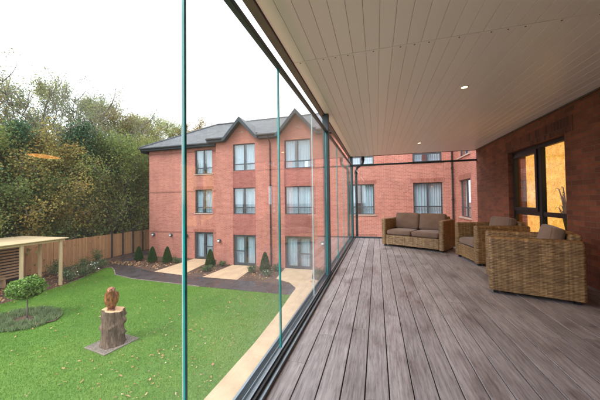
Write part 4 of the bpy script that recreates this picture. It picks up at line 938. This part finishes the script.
for (k, x, y, h), pl in zip(TREES, PLACE):
    t = thing(KIND[k][0], (x, y, G), KIND[k][1] + ' ' + pl, 'tree', 'woodland trees beyond the fence', rz=q.uniform(0, 6.28))
    s_ = h / PH[k]; t.scale = (s_ * .98, s_ * .98, s_)
    if k not in cache:
        tr, V, F = PR[k]; a_ = tr.build('trunk', M['bark'] if k not in 'cg' else M['bark_green'], t, local=True); b_ = np_mesh('crown', V, F, LM[k], t); cache[k] = (a_, b_)
    else:
        for o in cache[k]: c = o.copy(); COL.objects.link(c); c.parent = t
# dense understorey behind the fence, one mass
R5 = np.random.RandomState(5); nC = 420
C_ = np.c_[R5.uniform(-23.5, -19.7, nC), R5.uniform(0, 34, nC), G + R5.beta(1.2, 2.2, nC) * 4.2]
V, F = leaf_cloud(C_, np.array([.4, .4, .4]), 42000, .15, R5)
props(np_mesh('undergrowth', V, F, LM['f']), 'dark tangled undergrowth filling the woodland edge behind the fence', 'undergrowth', kind='stuff')
C_ = np.c_[R5.uniform(-40, -31, 300), R5.uniform(-5, 60, 300), G + R5.uniform(0, 8, 300)]
V, F = leaf_cloud(C_, np.array([.8, .8, .8]), 40000, .3, R5)
props(np_mesh('far_woodland', V, F, LM['f']), 'far woodland mass closing the view between the trees', 'woodland', kind='stuff')

HP = thing('house_plant', (3.18, 5.62, -.0), 'dark leafy house plant in a pot behind the right amber window pane', 'house plant')
MB().tube([(0, 0, .0), (0, 0, .24)], [.09, .12], 16).build('pot', M['frame'], HP, local=True)
MB().box(3.0, 3.37, O0 + .01, O1 - .01, -.06, -.002).build('floor_ledge', M['dim_room'], WG)
pl = MB(); qq = random.Random(6)
for i in range(26):
    a = qq.uniform(0, 6.28); dx, dy = .35 * math.cos(a), 1.0 * math.sin(a); hgt = qq.uniform(.85, 1.3); r_ = qq.uniform(.12, .34); pts = []
    for k in range(7): t_ = k / 6; pts.append((max(-.12, min(.12, dx * r_ * t_)), dy * r_ * t_ ** 1.3, .22 + hgt * math.sin(t_ * 2.0) / math.sin(1.6) * .95))
    wl_ = [.004, .016, .024, .026, .022, .014, .003]
    for k in range(6):
        p0, p1 = pts[k], pts[k + 1]; pl.add([(p0[0], p0[1] - wl_[k], p0[2]), (p0[0] + .005, p0[1] + wl_[k], p0[2]), (p1[0] + .005, p1[1] + wl_[k + 1], p1[2]), (p1[0], p1[1] - wl_[k + 1], p1[2])], [(0, 1, 2, 3)])
pl.build('leaves', LM['g'], HP, local=True)
# clipped cone conifers in the bed
M['conifer'] = island_mat('conifer_green', [(0, (.012, .045, .012)), (.6, (.03, .09, .022)), (1, (.06, .14, .03))], .6, .1)
def cone_shrub(x, y, h, label, seed):
    R_ = np.random.RandomState(seed); t = thing('cone_conifer', (x, y, G), label, 'conifer', 'clipped cone conifers in the beds by the building')
    n = 4200; u_ = R_.rand(n) ** .75; z = .06 + (h - .06) * (1 - u_); rr = (.30 * (h / 1.05)) * (u_ ** .62) * np.minimum(1, (z / .12)) * R_.uniform(.82, 1.06, n); a = R_.uniform(0, 6.28, n)
    C_ = np.c_[rr * np.cos(a), rr * np.sin(a), z]; out = np.c_[np.cos(a) * .35, np.sin(a) * .35, np.ones(n)] + R_.normal(0, .25, (n, 3)); out /= np.linalg.norm(out, axis=1)[:, None]
    sd = np.cross(out, R_.normal(0, 1, (n, 3))); sd /= np.linalg.norm(sd, axis=1)[:, None]; s = R_.uniform(.03, .06, n)[:, None]
    V = np.stack([C_ - sd * s * .3, C_ + sd * s * .3, C_ + out * s * 1.6], 1).reshape(-1, 3); np_mesh('foliage', V, np.arange(3 * n).reshape(-1, 3), M['conifer'], t)
    MB().tube([(0, 0, -.02), (0, 0, h * .8)], [.03, .01], 6).build('stem', M['bark'], t, local=True)
for i, (x, y, h, lb) in enumerate([(-13.45, 14.3, 1.06, 'dark green cone conifer third from the left, nearest the first patio door'), (-14.58, 14.2, 1.04, 'dark green cone conifer second from the left by the brick wall'), (-15.97, 14.4, .97, 'leftmost cone conifer near the corner of the brick building'),
                                   (-10.0, 14.1, 1.06, 'cone conifer alone in the bed between first and second patio doors'), (-6.2, 13.85, 1.1, 'cone conifer in front of the drainpipe between two patio doors'), (-2.5, 13.7, 1.1, 'cone conifer in the bed right of the third patio door, behind the steel post')]):
    cone_shrub(x, y, h, lb, 30 + i)
# lollipop bay tree with ring of low planting
BT = thing('standard_bay_tree', (-11.92, 6.25, G), 'small lollipop shaped bay tree standing in the lawn', 'tree')
MB().tube([(0, 0, -.02), (.01, .005, .4), (-.005, 0, .85)], [.028, .022, .018], 8).build('trunk', M['bark'], BT, local=True, smooth=True)
R_ = np.random.RandomState(3); n = 5200; d = R_.normal(0, 1, (n, 3)); d /= np.linalg.norm(d, axis=1)[:, None]; lump = 1 + .12 * np.sin(5 * d[:, 0] + 2) * np.sin(4 * d[:, 1]) + .08 * np.sin(9 * d[:, 2] + 4 * d[:, 0])
P = d * (np.array([.50, .50, .36]) * (R_.uniform(.3, 1, n) ** .35)[:, None]) * lump[:, None] + np.array([0, 0, 1.08]); V, F = leaf_cloud(P, .015, 7000, .045, R_, elong=1.7)
M['bay'] = island_mat('bay_leaf_green', [(0, (.05, .12, .025)), (.5, (.13, .26, .045)), (.85, (.24, .38, .08)), (1, (.34, .42, .14))], .4, .25)
np_mesh('crown', V, F, M['bay'], BT)
ring_poly = [(-11.95 + 1.12 * math.cos(t) * (1.15 if math.sin(t) > 0 else 1), 6.15 + .86 * math.sin(t)) for t in [2 * math.pi * i / 28 for i in range(28)]]
props(sheet('round_bed_soil', ring_poly, G + .034, M['mulch']), kind='structure')
M['lavender'] = island_mat('grey_green_tufts', [(0, (.09, .14, .05)), (.5, (.17, .25, .10)), (1, (.33, .40, .24))], .7, .2)
rr_ = np.random.RandomState(17); Vs = []; n = 11000; th_ = rr_.uniform(0, 6.28, n); rad_ = np.sqrt(rr_.uniform(.06, .97, n)); bx_ = -11.95 + 1.25 * rad_ * np.cos(th_); by_ = 6.15 + .95 * rad_ * np.sin(th_)
cl_ = (np.sin(bx_ * 11) * np.sin(by_ * 12 + bx_ * 3)) > -.25; bx_, by_ = bx_[cl_], by_[cl_]; n = len(bx_); hh = rr_.uniform(.05, .17, n); la = rr_.uniform(0, 6.28, n); ln2 = rr_.uniform(0, .5, n) * hh; a = rr_.uniform(0, 6.28, n); w = .008
V = np.stack([np.c_[bx_ + w * np.cos(a), by_ + w * np.sin(a), np.full(n, G + .03)], np.c_[bx_ - w * np.cos(a), by_ - w * np.sin(a), np.full(n, G + .03)], np.c_[bx_ + ln2 * np.cos(la), by_ + ln2 * np.sin(la), G + .03 + hh]], 1).reshape(-1, 3)
props(np_mesh('low_planting', V, np.arange(3 * n).reshape(-1, 3), M['lavender']), 'grey green tufts of low planting in the round bed under the bay tree', 'ground cover', kind='stuff')
# bed shrubs along the fence and by the house
M['shrub'] = island_mat('bed_shrub_green', [(0, (.03, .06, .025)), (.5, (.075, .13, .05)), (1, (.17, .23, .11))], .6, .2)
M['petal'] = island_mat('white_petals', [(0, (.6, .6, .58)), (1, (.82, .82, .8))], .6)
def shrub(x, y, h, r, label, seed, flowers=0, name='bed_shrub', mat='shrub'):
    R_ = np.random.RandomState(seed); t = thing(name, (x, y, G), label, 'shrub', 'small shrubs in the planting beds'); q_ = random.Random(seed); st_ = MB(); tips = []
    for i in range(14):
        a = q_.uniform(0, 6.28); rr2 = r * q_.uniform(.2, .9); z = h * q_.uniform(.45, .95); st_.tube([(0, 0, -.01), (math.cos(a) * rr2 * .5, math.sin(a) * rr2 * .5, z * .6), (math.cos(a) * rr2, math.sin(a) * rr2, z)], [.008, .006, .003], 4, cap=False); tips += [(math.cos(a) * rr2, math.sin(a) * rr2, z), (math.cos(a) * rr2 * .6, math.sin(a) * rr2 * .6, z * .65)]
    st_.build('stems', M['bark'], t, local=True); C_ = np.array(tips); V, F = leaf_cloud(C_, np.array([r * .2, r * .2, h * .14]), 900, .04, R_); V[:, 2] = np.maximum(V[:, 2], .01); np_mesh('foliage', V, F, M[mat], t)
    if flowers: V, F = leaf_cloud(C_[::2], np.array([r * .25, r * .25, h * .1]), flowers, .045, R_); V[:, 2] = np.maximum(V[:, 2] + h * .1, .02); np_mesh('flowers', V, F, M['petal'], t)
SH = [(-15.35, 9.75, .6, .35, 'shrub with white flowers just right of the right pergola post', 40), (-15.6, 10.6, .5, .4, 'low green shrub second from the pergola along the lawn edge', 0), (-15.95, 11.3, .55, .35, 'white flowering shrub at the middle of the fence bed', 45), (-16.4, 12.1, .5, .4, 'leafy shrub at the far corner of the lawn', 18),
      (-16.6, 10.2, .6, .45, 'shrub behind the first flowering one, nearer the fence', 0), (-17.2, 11.6, .7, .45, 'taller green shrub close to the fence middle', 0), (-17.9, 13.0, .9, .4, 'upright shrub against the fence near the dark posts', 0), (-17.6, 10.4, .8, .4, 'upright shrub against the fence right of the pergola', 0),
      (-13.9, 14.9, .35, .35, 'low shrub between the two right cones at the left wall', 0), (-12.9, 14.6, .35, .3, 'low reddish shrub beside the first doorstep path', 0), (-9.6, 13.2, .3, .35, 'low shrub in front of the lone cone conifer', 0), (-9.4, 14.4, .3, .25, 'low shrub left of the second patio door', 0),
      (-6.9, 13.5, .35, .3, 'low shrub right of the second doorstep path', 0), (-5.8, 13.1, .3, .3, 'low shrub in front of the conifer by the drainpipe', 10), (-5.6, 14.2, .35, .25, 'low shrub left of the third patio door', 0), (-2.9, 13.4, .5, .35, 'bushy shrub right of the third patio door', 0), (-1.9, 14.2, .6, .4, 'bushy shrub behind the steel post near the wall', 0)]
for i, (x, y, h, r, lb, fl) in enumerate(SH): shrub(x, y, h, r, lb, 60 + i, fl)

R6 = np.random.RandomState(12); n = 2600; x = np.r_[R6.uniform(-19, -14.9, n), R6.uniform(-16.5, -2.5, n)]; y = np.r_[R6.uniform(6, 14, n), R6.uniform(12.2, 15.8, n)]
k = pt_in([(-19.0, 4), (-14.9, 4), (-15.2, 9.4), (-15.6, 10.4), (-16.5, 12.3), (-17.6, 13.2), (-18.3, 14.0), (-19.0, 14.6)], x, y) | ((y > 12.45 + .12 * np.maximum(0, -x - 10)) & (y < 14.8) & ~pt_in([(-12.7, 16), (-10.9, 16), (-10.3, 12), (-12.7, 12)], x, y) & ~pt_in([(-9, 15), (-7.2, 15), (-6.9, 12), (-9.2, 12)], x, y) & ~pt_in([(-5.5, 15), (-3.4, 15), (-3.2, 12), (-5.3, 12)], x, y))
x, y = x[k], y[k]; P = np.c_[x, y, np.full(len(x), G + .025)]
V, F = leaf_cloud(P, .004, len(x), .065, R6, flat=.9)
props(np_mesh('bed_litter', V, F, M['fallen']), 'fallen leaves and bark lying on the planting beds', 'leaf litter', kind='stuff')
